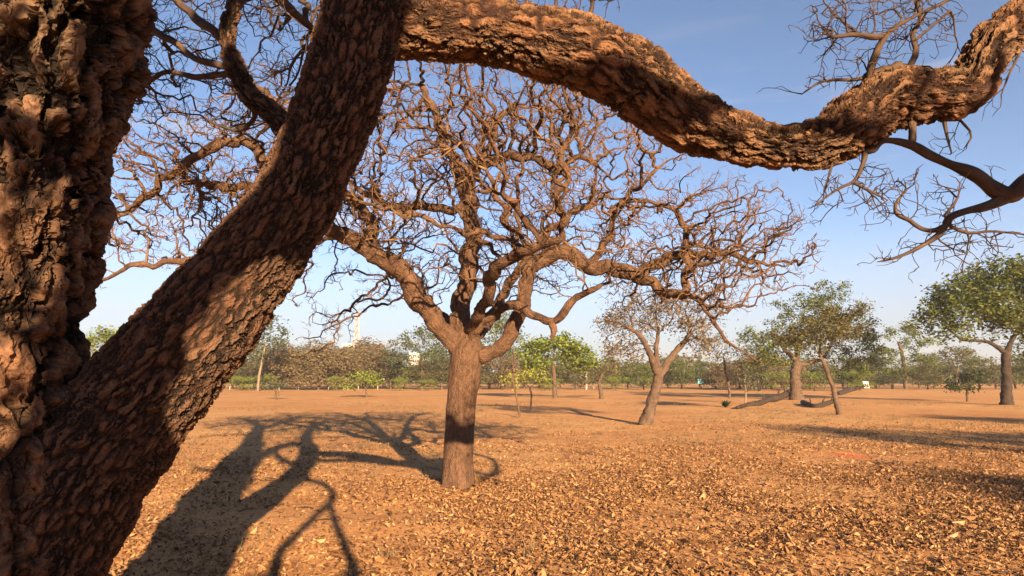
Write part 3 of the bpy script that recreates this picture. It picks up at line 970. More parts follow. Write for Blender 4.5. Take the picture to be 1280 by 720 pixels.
# ------------------------------------------------------------------ unseen tree behind the viewer, its trunk and limbs shaped to shade the near tree
def build_rear():
    r = np.random.default_rng(3)
    def shade(px, py, Y, t): return at(px, py, Y) + SUN * t
    sk = Skel()
    tr = np.array([shade(72, 720, 2.45, 5.0), shade(108, 570, 2.5, 5.0), shade(84, 440, 2.45, 5.0), shade(96, 300, 2.4, 5.0), shade(112, 160, 2.35, 5.0), shade(128, 20, 2.35, 5.0), shade(170, -140, 2.4, 5.0)])
    base = np.array([tr[0][0] + .05, tr[0][1] - .02, 0.0])
    P = np.vstack([base - [0, 0, .1], base + [0, 0, .5], tr])
    R = np.array([.26, .24, .26, .27, .14, .11, .11, .11, .11])
    root = thing('shade_caster_tree', base, 'unseen bare tree behind the viewer, its limbs shaped to shade the near tree', 'tree')
    sk.path(P, R, 0.15, 'trunk', attach=-1, ok=False)
    s1 = np.array([shade(165, -100, 2.4, 5.0), shade(300, -230, 2.6, 4.9), shade(430, -190, 2.8, 4.8), shade(470, -70, 2.85, 4.7), shade(440, 60, 2.8, 4.7), shade(402, 180, 2.75, 4.7), shade(362, 258, 2.7, 4.7), shade(290, 302, 2.68, 4.7), shade(226, 370, 2.65, 4.75), shade(178, 440, 2.6, 4.85), shade(140, 520, 2.6, 4.9)])
    sk.path(s1, np.array([.12, .17, .19, .20, .20, .20, .17, .12, .12, .14, .18]), 0.15, 'limb', wob=.05)
    s3 = np.array([shade(455, 10, 2.8, 4.7), shade(530, 88, 2.95, 4.6), shade(610, 92, 3.0, 4.6), shade(700, 96, 3.0, 4.6), shade(770, 100, 3.0, 4.6), shade(835, 128, 3.0, 4.6), shade(880, 130, 3.0, 4.6), shade(960, 90, 3.0, 4.6)])
    sk.path(s3, np.array([.12, .07, .075, .09, .10, .09, .05, .03]), 0.15, 'limb', wob=.03)
    s4 = np.array([shade(152, 200, 2.4, 5.0), shade(90, 150, 2.4, 5.0), shade(30, 170, 2.4, 5.0), shade(-60, 120, 2.4, 5.0), shade(-200, 60, 2.4, 5)])
    sk.path(s4, np.array([.09, .05, .06, .05, .04]), 0.12, 'limb', wob=.06)
    s5 = np.array([shade(430, 90, 2.8, 4.7), shade(385, 150, 3.0, 4.6), shade(345, 140, 3.1, 4.6), shade(315, 112, 3.2, 4.6), shade(290, 75, 3.2, 4.6), shade(288, 40, 3.2, 4.6)])  # added limb, laid sunward of the dark upper limb to keep it shaded
    sk.path(s5, np.array([.10, .09, .085, .08, .07, .04]), 0.12, 'limb', wob=.02)
    def gsh(px, py, t):
        g = on_ground(px, py)
        return g - SUN * ((g[1] + 1.7) / SUN[1])
    sk.path(np.array([gsh(300, 735, 8), gsh(342, 722, 8), gsh(350, 690, 8), gsh(392, 648, 8), gsh(416, 620, 8), gsh(398, 604, 8.2), gsh(372, 600, 8.4)]), np.array([.07, .06, .05, .045, .05, .06, .05]), 0.12, 'limb')
    sk.path(np.array([gsh(350, 745, 7.9), gsh(440, 722, 7.9), gsh(433, 690, 8), gsh(416, 645, 8), gsh(412, 622, 8)]), np.array([.06, .06, .05, .045, .04]), 0.12, 'limb')
    s6 = np.array([shade(955, 92, 3.0, 4.6), shade(1030, 150, 3.0, 4.6), shade(1110, 172, 3.0, 4.6), shade(1172, 198, 3.0, 4.6), shade(1225, 221, 3.0, 4.6), shade(1262, 243, 3.0, 4.6), shade(1300, 220, 3.0, 4.6), shade(1345, 185, 3.0, 4.6)])  # added limb that follows the right-hand bough and puts it in shadow
    sk.path(s6, np.array([.03, .035, .04, .05, .055, .06, .06, .05]), 0.12, 'limb', wob=.0)
    s7 = np.array([shade(1258, 246, 3.0, 4.6), shade(1215, 263, 3.0, 4.6), shade(1180, 280, 3.0, 4.6), shade(1150, 300, 3.0, 4.6)])
    sk.path(s7, np.array([.04, .035, .035, .02]), 0.12, 'limb', wob=.0)
    A = [shade(r.uniform(-60, 130), r.uniform(0, 640), 2.4, r.uniform(4.2, 6)) for _ in range(230)]  # twig targets placed sunward of the near bark to dapple it
    A += [shade(r.uniform(900, 1260), r.uniform(60, 190), 3.0, r.uniform(4, 5.4)) for _ in range(90)]
    sk.grow(np.array(A), 0.1, 1.6, 0.14, iters=80, jitter=0.4, r=r)
    sk.radii(tip=0.013, e=2.3)
    mbs = {}
    for lb, P, R in sk.chains():
        chain_tubes(mbs.setdefault(lb, MB()), P, R)
    for lb, mb in mbs.items():
        mb.build(lb, M['twig_near'], root)
build_rear()

# ------------------------------------------------------------------ leafy trees
def leaves(mb, C, n, sig, size, r, flat=0.5):
    """n leaf faces around every centre in C"""
    C = np.repeat(np.asarray(C), int(n * 2.3), axis=0)
    k = len(C)
    p = C + r.normal(0, 1, (k, 3)) * np.array([sig, sig, sig * 0.7])
    nr = r.normal(0, 1, (k, 3))
    nr[:, 2] = np.abs(nr[:, 2]) + flat
    nr /= np.linalg.norm(nr, axis=1)[:, None]
    a = np.cross(nr, r.normal(0, 1, (k, 3)))
    a /= np.linalg.norm(a, axis=1)[:, None] + 1e-9
    b = np.cross(nr, a)
    s = size * r.uniform(0.6, 1.45, (k, 1))
    V = np.stack([p - a * s, p - b * s * 0.5 + nr * s * 0.12, p + a * s, p + b * s * 0.5 + nr * s * 0.12], 1).reshape(-1, 3)
    q = np.arange(4 * k).reshape(-1, 4)
    mb.raw(V, q)

def leafy(name, base, label, cat, trunk, blobs, leafm, barkm, n_att=150, step=0.3, n_leaf=8, sig=0.28, size=0.12, seed=1, group=None, tip=0.007, limbs=(), flat=0.5, bare=0.0, twiggy=False):
    """trunk: (dx, dy, z, radius) from the base; blobs: (dx, dy, z, rx, ry, rz, weight)"""
    r = np.random.default_rng(seed)
    base = np.asarray(base, float)
    root = thing(name, base, label, cat, group)
    sk = Skel()
    P = np.array([[t[0], t[1], t[2]] for t in trunk], float) + base
    R = np.array([t[3] for t in trunk])
    sk.path(P, R, step * 0.6, 'trunk', attach=-1, ok=False, wob=0.12)
    sk.ok[-1] = True
    if len(sk.ok) > 3: sk.ok[-2] = True
    for lm in limbs:
        P = np.array([[t[0], t[1], t[2]] for t in lm], float) + base
        sk.path(P, np.array([t[3] for t in lm]), step * 0.6, 'trunk', wob=0.18)
    W = sum(b[6] for b in blobs)
    A = np.vstack([shell_points(max(4, int(n_att * b[6] / W)), base + np.array(b[:3]), b[3], b[4], b[5], inner=0.0, r=r, pw=0.45) for b in blobs])
    sk.grow(A, step, step * 7, step * 1.15, iters=70, jitter=0.35, r=r)
    if twiggy:
        sk.spurs(0.6, step * .6, step * 1.6, 0.04, sub=0.5, r=r)
    sk.radii(tip=tip, e=2.3)
    mb = MB()
    for lb, P, R in sk.chains():
        chain_tubes(mb, P, R)
    mb.build('trunk', barkm, root)
    tips = np.array([sk.P[i] for i in range(len(sk.P)) if sk.kid[i] == 0 or (sk.R[i] < tip * 2.0 and r.random() < 0.45)])
    if bare < 1:
        tips = tips[r.random(len(tips)) >= bare]
        mb = MB()
        cnt = np.maximum(1, (n_leaf * r.uniform(0.4, 1.6, len(tips))).astype(int))
        for c in np.unique(cnt):
            leaves(mb, tips[cnt == c], int(c), sig, size, r, flat)
        mb.build('crown', leafm, root)
    return root

def G(px, py):
    g = on_ground(px, py)
    g[2] = ground_z(g[0], g[1]) - 0.02
    return g

def m_at(px, py, base):
    """offset from base of the point seen at (px, py) at the base's distance"""
    return at(px, py, base[1]) - base

def wpx(w, base): return w * base[1] / F

# bare olive tree, leaning, right of the middle (about 23 m off)
b = G(806, 531)
o = lambda px, py, dy=0, r=1: (*(m_at(px, py, b) + np.array([0, dy, 0])), wpx(r, b))
bl = lambda px, py, rx, ry, rz, w=1, dy=0: (*(m_at(px, py, b) + np.array([0, dy, 0])), wpx(rx, b), wpx(ry, b), wpx(rz, b), w)
mid_tree = leafy('sparse_tree', b, 'leaning small tree with sparse dry brown crown, right of the large bare tree', 'tree',
      [(0, 0, -.1, wpx(9, b)), o(812, 512, 0, 7), o(820, 490, 0, 6.5), o(824, 470, 0, 6)],
      [bl(775, 405, 38, 45, 26, 1), bl(820, 385, 45, 55, 30, 1.3), bl(870, 395, 40, 45, 32, 1), bl(770, 440, 28, 30, 14, .6), bl(885, 430, 24, 30, 14, .5)],
      M['leaf_dry'], M['bark_far'], n_att=520, step=0.2, n_leaf=4, sig=0.16, size=0.05, seed=21, tip=0.005, twiggy=True, bare=0.4,
      limbs=[[o(824, 470, 0, 5), o(812, 450, -.3, 4), o(800, 425, -.5, 3), o(782, 410, -.8, 2)],
             [o(824, 470, 0, 5), o(838, 450, .2, 4.5), o(850, 438, .4, 4), o(872, 415, .8, 2.4)],
             [o(824, 466, 0, 4), o(824, 440, .4, 3), o(830, 410, .8, 2)]])

# big mixed green tree with pale trunk
b = G(996, 500)
leafy('green_tree', b, 'wide green tree with a stout pale trunk beside the fallen log', 'tree',
      [(0, 0, -.1, wpx(9, b)), o(995, 485, 0, 6.5), o(994, 468, 0, 6), o(996, 452, 0, 5.5)],
      [bl(970, 420, 38, 45, 26, 1.1), bl(1010, 395, 42, 50, 36, 1.5), bl(1040, 372, 26, 30, 24, .8), bl(1062, 410, 36, 40, 26, 1), bl(948, 432, 26, 34, 26, 1.0), bl(1080, 430, 26, 26, 26, .8), bl(1000, 440, 40, 36, 20, .7), bl(962, 452, 20, 24, 14, .6), bl(1075, 455, 22, 24, 14, .6), bl(1060, 445, 26, 26, 16, .5)],
      M['leaf_green'], M['bark_far'], n_att=560, step=0.33, n_leaf=13, sig=0.22, size=0.10, seed=22, tip=0.006,
      limbs=[[o(996, 452, 0, 3.6), o(980, 435, 0, 2.6), o(965, 415, 0, 1.6)], [o(996, 455, 0, 3.4), o(1012, 454, 0, 2.6), o(1030, 446, 0, 2), o(1042, 425, 0, 1.4)], [o(995, 456, 0, 3.2), o(1002, 425, .4, 2.4), o(1010, 395, .8, 1.4)]])
# thin leaning tree in front of it
b = G(1050, 518)
leafy('slender_tree', b, 'thin leaning tree with a sparse olive crown in front of the wide green tree', 'tree',
      [(0, 0, -.1, wpx(4, b)), o(1043, 492, 0, 3), o(1036, 470, 0, 2.6), o(1029, 452, 0, 2.3)],
      [bl(1015, 412, 32, 40, 22, 1), bl(1050, 402, 34, 40, 26, 1), bl(985, 425, 20, 26, 14, .5)],
      M['leaf_olive'], M['bark_far'], n_att=200, step=0.24, n_leaf=7, sig=0.2, size=0.065, seed=23, tip=0.006, twiggy=True, bare=0.3)
# large tree at the right edge
b = G(1258, 506)
leafy('spreading_tree', b, 'broad dense green tree with a dark straight trunk at the right edge', 'tree',
      [(0, 0, -.1, wpx(7.5, b)), o(1258, 485, 0, 5.8), o(1258, 462, 0, 5.2), o(1257, 440, 0, 5)],
      [bl(1185, 395, 36, 50, 20, 1), bl(1215, 372, 46, 60, 30, 1.5), bl(1262, 352, 46, 60, 30, 1.6), bl(1310, 370, 48, 60, 34, 1.3), bl(1258, 395, 40, 50, 22, 1), bl(1175, 420, 18, 26, 12, .3), bl(1285, 425, 26, 30, 18, .6)],
      M['leaf_green'], M['bark_dead'], n_att=520, step=0.38, n_leaf=26, sig=0.33, size=0.125, seed=24, tip=0.006, flat=0.9,
      limbs=[[o(1255, 440, 0, 3), o(1235, 427, 0, 2.2), o(1205, 425, 0, 1.6), o(1185, 410, 0, 1)], [o(1257, 445, 0, 4), o(1268, 420, 0, 2.6), o(1290, 395, 0, 1.6)]])
# dark sapling bush beside it
b = G(1209, 502)
leafy('shrub', b, 'low dark green bushy tree left of the broad tree at the right edge', 'shrub',
      [(0, 0, -.05, wpx(1.6, b)), o(1209, 492, 0, 1.4), o(1208, 484, 0, 1.2)],
      [bl(1208, 478, 26, 26, 10, 1), bl(1200, 486, 18, 20, 6, .5), bl(1225, 470, 14, 16, 8, .4)],
      M['leaf_dark'], M['bark_far'], n_att=90, step=0.3, n_leaf=16, sig=0.2, size=0.09, seed=25)
b = G(1196, 484)
leafy('green_tree', b, 'bright olive tree behind the low dark bushy tree at right', 'tree',
      [(0, 0, -.05, wpx(2, b)), o(1196, 470, 0, 1.6), o(1197, 460, 0, 1.4)],
      [bl(1200, 448, 32, 30, 16, 1), bl(1180, 462, 16, 20, 10, .5)],
      M['leaf_olive'], M['bark_far'], n_att=110, step=0.6, n_leaf=18, sig=0.5, size=0.2, seed=26)
# tall open tree between
b = G(1132, 486)
leafy('open_tree', b, 'tall open tree with separate leaf clumps, left of the broad right tree', 'tree',
      [(0, 0, -.05, wpx(2.4, b)), o(1131, 465, 0, 2.2), o(1128, 445, 0, 2), o(1124, 430, 0, 1.8)],
      [bl(1110, 420, 16, 20, 8, 1), bl(1138, 408, 14, 18, 8, .8), bl(1145, 428, 18, 20, 7, .8), bl(1100, 440, 18, 20, 8, .8), bl(1120, 445, 24, 20, 9, .7), bl(1088, 425, 10, 14, 8, .5)],
      M['leaf_green'], M['bark_far'], n_att=140, step=0.6, n_leaf=17, sig=0.42, size=0.19, seed=27)
# bright flat topped tree behind the bare tree
b = G(694, 498)
leafy('flat_topped_tree', b, 'bright green flat-topped tree just right of the big bare trunk', 'tree',
      [(0, 0, -.05, wpx(3, b)), o(693, 482, 0, 2.6), o(692, 466, 0, 2.4), o(692, 458, 0, 2.4)],
      [bl(668, 440, 24, 30, 12, 1), bl(692, 432, 34, 40, 10, 1.3), bl(722, 442, 24, 30, 13, 1), bl(665, 455, 18, 20, 8, .5), bl(730, 456, 14, 18, 8, .4)],
      M['leaf_bright'], M['bark_far'], n_att=260, step=0.42, n_leaf=22, sig=0.36, size=0.15, seed=28, flat=1.0)
# yellow green sapling and thin companion
b = G(664, 512)
leafy('sapling', b, 'yellow-green sapling right of the big bare trunk, under the flat-topped tree', 'sapling',
      [(0, 0, -.05, wpx(1.4, b)), o(664, 495, 0, 1.1), o(663, 484, 0, 1)],
      [bl(660, 472, 26, 26, 9, 1), bl(640, 474, 18, 18, 6, .6), bl(672, 480, 14, 14, 5, .4)],
      M['leaf_yellow'], M['bark_far'], n_att=110, step=0.25, n_leaf=9, sig=0.2, size=0.085, seed=29)
b = G(650, 521)
leafy('sapling', b, 'thin pale leafless sapling right of the big bare trunk', 'sapling',
      [(0, 0, -.05, wpx(1.5, b)), o(646, 500, 0, 1.2), o(642, 478, 0, 1.0), o(641, 455, 0, .8), o(640, 435, 0, .5)],
      [bl(642, 465, 14, 14, 22, 1)],
      M['leaf_dry'], M['bark_far'], n_att=40, step=0.2, n_leaf=3, sig=0.15, size=0.06, seed=30, bare=0.6)
b = G(752, 499)
leafy('sapling', b, 'small crooked tree with a thin olive crown, left of the leaning sparse tree', 'tree',
      [(0, 0, -.05, wpx(2.8, b)), o(751, 488, 0, 2.4), o(749, 478, 0, 2.2), o(754, 466, 0, 1.8)],
      [bl(760, 462, 20, 20, 10, 1), bl(745, 470, 14, 14, 8, .5), bl(790, 455, 18, 18, 7, .5)],
      M['leaf_olive'], M['bark_far'], n_att=90, step=0.3, n_leaf=8, sig=0.25, size=0.09, seed=31)
b = G(459, 497)
leafy('sapling', b, 'small bright green round sapling alone on the open ground left of the bare tree', 'sapling',
      [(0, 0, -.05, wpx(1.4, b)), o(458, 490, 0, 1.2), o(457, 485, 0, 1)],
      [bl(456, 475, 22, 20, 10, 1), bl(440, 480, 12, 12, 5, .4)],
      M['leaf_bright'], M['bark_far'], n_att=90, step=0.32, n_leaf=13, sig=0.25, size=0.11, seed=32)
b = G(345, 500)
leafy('shrub', b, 'thin grey-green shrub by the edge of the leaning near trunk', 'shrub',
      [(0, 0, -.05, wpx(1.2, b)), o(345, 494, 0, 1), o(345, 488, 0, .8)],
      [bl(345, 482, 12, 12, 10, 1)],
      M['leaf_grey'], M['bark_far'], n_att=40, step=0.25, n_leaf=8, sig=0.2, size=0.08, seed=33)
b = G(118, 494)
leafy('flat_topped_tree', b, 'flat-topped green tree seen in the gap between the two near trunks', 'tree',
      [(0, 0, -.05, wpx(4, b)), o(116, 476, 0, 3.5), o(112, 462, 0, 3.2), o(114, 452, 0, 3)],
      [bl(98, 430, 26, 30, 12, 1), bl(130, 424, 30, 34, 10, 1), bl(160, 432, 28, 30, 12, 1), bl(70, 432, 26, 30, 12, .8), bl(120, 440, 40, 30, 8, .7)],
      M['leaf_bright'], M['bark_pale'], n_att=240, step=0.5, n_leaf=17, sig=0.4, size=0.17, seed=34, flat=1.0)
b = G(322, 489)
leafy('tall_tree', b, 'tall grey-green tree with pale trunks rising behind the leaning near trunk', 'tree',
      [(0, 0, -.05, wpx(1.8, b)), o(324, 470, 0, 1.5), o(328, 450, 0, 1.3), o(332, 430, 0, 1)],
      [bl(338, 408, 18, 20, 14, 1), bl(328, 428, 20, 22, 12, 1), bl(310, 440, 22, 24, 14, .8), bl(350, 425, 10, 14, 10, .4)],
      M['leaf_grey'], M['bark_pale'], n_att=150, step=0.7, n_leaf=16, sig=0.5, size=0.2, seed=35)
b = G(628, 486)
leafy('green_tree', b, 'tall green tree showing through the fork of the big bare tree', 'tree',
      [(0, 0, -.05, wpx(3, b)), o(628, 466, 0, 2.6), o(626, 440, 0, 2.2)],
      [bl(625, 405, 26, 30, 24, 1), bl(640, 432, 20, 26, 16, .6), bl(608, 425, 16, 20, 16, .5)],
      M['leaf_green'], M['bark_far'], n_att=150, step=0.8, n_leaf=17, sig=0.55, size=0.22, seed=36)
b = G(528, 487)
leafy('green_tree', b, 'grey-green tree behind the big bare tree, left of its trunk', 'tree',
      [(0, 0, -.05, wpx(3, b)), o(528, 470, 0, 2.6), o(526, 452, 0, 2.2)],
      [bl(515, 428, 26, 30, 18, 1), bl(545, 440, 24, 26, 18, .8), bl(500, 448, 20, 22, 14, .6), bl(540, 415, 16, 18, 12, .4)],
      M['leaf_grey'], M['bark_far'], n_att=190, step=0.75, n_leaf=17, sig=0.5, size=0.21, seed=37)
b = G(912, 498)
leafy('sparse_tree', b, 'thin olive tree above the rosette plant, left of the wide green tree', 'tree',
      [(0, 0, -.05, wpx(1.8, b)), o(911, 484, 0, 1.6), o(907, 466, 0, 1.4), o(905, 450, 0, 1.2)],
      [bl(905, 445, 20, 22, 16, 1), bl(930, 452, 26, 24, 18, .9), bl(900, 425, 14, 16, 12, .5)],
      M['leaf_olive'], M['bark_far'], n_att=130, step=0.35, n_leaf=8, sig=0.28, size=0.1, seed=38, bare=0.2)
b = G(932, 505)
leafy('sapling', b, 'slim grey-green sapling over the low end of the fallen log', 'sapling',
      [(0, 0, -.05, wpx(1.3, b)), o(932, 490, 0, 1.1), o(931, 475, 0, .9)],
      [bl(932, 470, 18, 18, 14, 1), bl(942, 482, 14, 14, 6, .4)],
      M['leaf_grey'], M['bark_pale'], n_att=70, step=0.28, n_leaf=7, sig=0.22, size=0.085, seed=39, bare=0.2)

# ---- rosette plant and fallen logs
b = G(907, 509)
root = thing('rosette_plant', b, 'dark green rosette plant with stiff leaves at the end of the fallen log', 'plant')
r_ = np.random.default_rng(50)
mb = MB()
for k in range(46):
    a = r_.uniform(0, 2 * math.pi); e = r_.uniform(0.15, 1.3); ln = wpx(12, b) * r_.uniform(.75, 1.15)
    d = np.array([math.cos(a) * math.cos(e), math.sin(a) * math.cos(e), math.sin(e)])
    side = np.array([-math.sin(a), math.cos(a), 0]) * 0.045
    p0 = b + [0, 0, .05]; p1 = p0 + d * ln * .6; p2 = p0 + d * ln + [0, 0, -.12 * ln]
    mb.raw([p0 - side * .6, p0 + side * .6, p1 + side, p1 - side, p2 + side * .1, p2 - side * .1], [[0, 1, 2, 3], [3, 2, 4, 5]])
mb.build('leaves', M['leaf_dark'], root)

def log(name, pts, label, seed):
    P = np.array([G(px, py) + [0, dy, z] for px, py, dy, z, w in pts])
    R = np.array([w * P[k][1] / F for k, (px, py, dy, z, w) in enumerate(pts)])
    P[:, 2] = np.array([z for px, py, dy, z, w in pts])
    P, R = resample(P, R, 0.12)
    mb = MB()
    mb.tube(P, R, 18, lump=lambda a: 0.8 + 0.4 * fbm(a * 4, seed), tip=True)
    rt = mb.build(name, M['bark_dead'], origin=P[0])
    tag(rt, label, 'log')
    rr = np.random.default_rng(seed)
    for t in (0.35, 0.6, 0.82):
        k = int(t * (len(P) - 1))
        d = np.array([rr.uniform(-.4, .4), rr.uniform(-.5, .1), rr.uniform(.6, 1)])
        d /= np.linalg.norm(d)
        sb = MB()
        q = np.array([P[k], P[k] + d * R[k] * 1.6, P[k] + d * R[k] * 2.6 + [rr.uniform(-.1, .1), 0, 0.02]])
        sb.tube(q, np.array([R[k] * .45, R[k] * .32, R[k] * .2]), 8, tip=True)
        sb.build('branch_stub', M['bark_dead'], rt)
log('fallen_log', [(922, 511, 0, .07, 2.2), (936, 508, 0, .10, 2.8), (950, 507, 0, .16, 3.4), (962, 503, 0, .20, 3.0), (975, 502, 0, .30, 3.8), (988, 498, 0, .50, 3.4)], 'dark fallen log lying left of the stout pale trunk', 61)
log('fallen_branch', [(1004, 505, 0, .10, 3.2), (1018, 510, 0, .08, 3.4), (1032, 508, 0, .14, 3.0), (1046, 505, 0, .24, 2.2)], 'dark curved fallen branch between the pale trunk and thin leaning tree', 62)
log('fallen_branch', [(1050, 494, 0, .15, 3.0), (1064, 489, 0, .22, 3.0), (1078, 486, 0, .38, 2.6)], 'dark fallen branch leading to the white board', 63)

# ---- white board, posts, poles
def post_thing(name, px, py, h_px, w_px, mat, label, cat, extra=None):
    b = G(px, py)
    rt = thing(name, b, label, cat)
    mb = MB()
    h = wpx(h_px, b); w = max(0.03, wpx(w_px, b) / 2)
    mb.tube(np.array([b - [0, 0, .1], b + [0, 0, h * .5], b + [0, 0, h]]), np.array([w, w * .95, w * .85]), 12, tip=True)
    mb.build('pole', mat, rt)
    if extra: extra(rt, b, h, w)
    return rt
b = G(1084, 487)
rt = thing('notice_board', b, 'small blank white board leaning on short legs beyond the fallen branch', 'board')
mb = MB()
w, h = wpx(3.4, b), wpx(8, b)
y0 = b[1]
mb.raw([(b[0] - w, y0, .25), (b[0] + w, y0, .2), (b[0] + w, y0 + .35, .2 + h), (b[0] - w, y0 + .35, .25 + h), (b[0] - w, y0 + .06, .25), (b[0] + w, y0 + .06, .2), (b[0] + w, y0 + .41, .2 + h), (b[0] - w, y0 + .41, .25 + h)],
       [(0, 1, 2, 3), (5, 4, 7, 6), (0, 4, 5, 1), (1, 5, 6, 2), (2, 6, 7, 3), (3, 7, 4, 0)])
mb.build('panel', M['white'], rt, smooth=False)
for sx in (-.7, .7):
    mb = MB()
    mb.tube(np.array([[b[0] + w * sx, y0 + .03, -.05], [b[0] + w * sx, y0 + .10, .5]]), np.array([.04, .04]), 8, tip=True)
    mb.build('leg', M['wood'], rt)
def cap(rt, b, h, w):
    mb = MB()
    mb.box((b[0] - wpx(3.5, b), b[1] - .06, b[2] + h * .55), (b[0] + wpx(3.5, b), b[1] - .02 - w * 0 + .0, b[2] + h))
    mb.build('sign_panel', M['turq'], rt, smooth=False)
post_thing('sign_post', 876, 486, 12, 1.6, M['wood'], 'small turquoise sign on a post far off, right of the leaning sparse tree', 'sign', cap)
def lamp(rt, b, h, w):
    mb = MB()
    mb.tube(np.array([b + [0, 0, h - .05], b + [.12, 0, h + .08], b + [.45, 0, h + .1]]), np.array([.04, .035, .035]), 8, tip=True)
    mb.box((b[0] + .4, b[1] - .09, b[2] + h + .04), (b[0] + .85, b[1] + .09, b[2] + h + .13))
    mb.build('lamp_head', M['steel'], rt)
post_thing('lamp_post', 888, 484, 30, 1.6, M['steel'], 'pale slim lamp post far off beside the turquoise sign', 'lamp post', lamp)
post_thing('lamp_post', 733, 487, 34, 2.2, M['white'], 'white slim lamp post behind the bright flat-topped tree', 'lamp post', lamp)
# short white bollards along the far edge of the field
first = None
for k in range(11):
    px = 268 + k * 20.2 + (k * 37 % 11) - 5
    b = G(px, 487.3 + (k % 3) * .15)
    if first is None:
        mb = MB()
        mb.tube(np.array([b - [0, 0, .1], b + [0, 0, .38], b + [0, 0, .52], b + [0, 0, .56]]), np.array([.06, .06, .055, .03]), 12, tip=True)
        o_ = mb.build('bollard', M['cream'], origin=b)
        first = o_
    else:
        o_ = first.copy()
        COL.objects.link(o_)
        o_.location = Vector([float(c) for c in b])
    tag(o_, 'short white bollard along the far edge of the field at left', 'bollard', 'white bollards along the far edge of the field')

# ---- buildings and mast far behind
def tower(px0, px1, py_top, Y, label, floors, bays):
    a, c = at(px0, py_top, Y), at(px1, py_top, Y)
    rt = thing('apartment_tower', ((a[0] + c[0]) / 2, Y, 0), label, 'building')
    mb = MB()
    mb.box((a[0], Y, -.5), (c[0], Y + 14, a[2]))
    mb.build('walls', M['cream'], rt, smooth=False)
    mb = MB()
    mb.box((a[0] - .3, Y - .3, a[2] + .003), (c[0] + .3, Y + 14.3, a[2] + .7))
    mb.build('roof', M['white'], rt, smooth=False)
    fh = a[2] / floors
    bw = (c[0] - a[0]) / bays
    for i in range(floors):
        for j in range(bays):
            mb = MB()
            mb.box((a[0] + (j + .2) * bw, Y - .06, (i + .3) * fh), (a[0] + (j + .8) * bw, Y - .003, (i + .8) * fh))
            mb.build('window', M['glass'], rt, smooth=False)
tower(428, 439, 432, 240, 'pale apartment tower far beyond the trees at left, beside the thin mast', 8, 3)
tower(510, 524, 443, 270, 'broad pale block far beyond the trees, left of the bare trunk', 6, 5)
b = on_ground(444, 480.5)
rt = thing('mast', (b[0], b[1], 0), 'tall thin pale lattice mast far behind the trees at left', 'mast')
top = at(444, 388, b[1])[2]
mb = MB()
for sx, sy in ((-1, -1), (1, -1), (1, 1), (-1, 1)):
    mb.tube(np.array([[b[0] + sx * .75, b[1] + sy * .75, 0], [b[0] + sx * .35, b[1] + sy * .35, top]]), np.array([.12, .08]), 6)
nz = 22
for k in range(nz):
    z0, z1 = top * k / nz, top * (k + 1) / nz
    w0, w1 = .75 - .4 * k / nz, .75 - .4 * (k + 1) / nz
    s = 1 if k % 2 else -1
    mb.tube(np.array([[b[0] - s * w0, b[1] - w0, z0], [b[0] + s * w1, b[1] - w1, z1]]), np.array([.07, .07]), 4)
    mb.tube(np.array([[b[0] - s * w0, b[1] + w0, z0], [b[0] + s * w1, b[1] + w1, z1]]), np.array([.07, .07]), 4)
mb.build('lattice', M['steel'], rt)
mb = MB()
mb.tube(np.array([[b[0], b[1], top - .5], [b[0], b[1], top + 6]]), np.array([.06, .03]), 6, tip=True)
mb.build('antenna', M['steel'], rt)

# ------------------------------------------------------------------ the belt of trees along the far edge of the field
def proto(name, label, leafm, barkm, h, wd, seed, group, bare=0.0, n_att=110, n_leaf=16, flat=.5, lobes=4, low=0.3, twiggy=False):
    r = np.random.default_rng(seed)
    blobs = []
    for k in range(lobes):
        a = 2 * math.pi * k / lobes + r.uniform(0, .8)
        q = r.uniform(.3, .6) * wd
        blobs.append((math.cos(a) * q, math.sin(a) * q, h * r.uniform(low + .25, .82), wd * r.uniform(.34, .5), wd * r.uniform(.34, .5), h * r.uniform(.14, .24), 1))
    blobs.append((0, 0, h * .78, wd * .5, wd * .5, h * .22, 1.2))
    if low < .2:
        blobs.append((0, 0, h * .3, wd * .8, wd * .8, h * .25, 1.2))
    return leafy(name, (0, 0, 0), label, 'tree', [(0, 0, -.1, h * .028), (r.uniform(-.2, .2), 0, h * .2, h * .022), (r.uniform(-.4, .4), .1, h * max(low, .2), h * .018)], blobs,
                 leafm, barkm, n_att=n_att, step=h * .075, n_leaf=n_leaf, sig=h * .058, size=h * .024, seed=seed, group=group, bare=bare, flat=flat, tip=h * .0014, twiggy=twiggy)
belt = {
    'dry': (proto('dry_bush', 'leafless brown thicket tree in the far belt at the edge of the field', M['leaf_dry'], M['bark_far'], 5, 2.8, 71, 'dry brown trees in the far belt', bare=.15, n_att=190, n_leaf=8, low=.08, twiggy=True), 5),
    'green': (proto('green_tree', 'mid green rounded tree in the far belt at the edge of the field', M['leaf_green'], M['bark_far'], 6, 3.2, 72, 'green trees in the far belt', n_leaf=20, low=.15), 6),
    'olive': (proto('olive_tree', 'olive rounded tree in the far belt at the edge of the field', M['leaf_olive'], M['bark_far'], 6, 3.2, 73, 'olive trees in the far belt', n_leaf=18, low=.15, lobes=5), 6),
    'grey': (proto('pale_tree', 'grey-green loose tree with pale trunk in the far belt', M['leaf_grey'], M['bark_pale'], 7, 2.8, 74, 'grey-green trees in the far belt', n_leaf=13, lobes=5, low=.3), 7),
    'bush': (proto('low_bush', 'low green bush at the foot of the far tree belt', M['leaf_bright'], M['bark_far'], 2.2, 1.6, 75, 'low green bushes at the foot of the far belt', n_att=70, n_leaf=16, low=.08), 2.2),
}
used = set()
rb = np.random.default_rng(77)
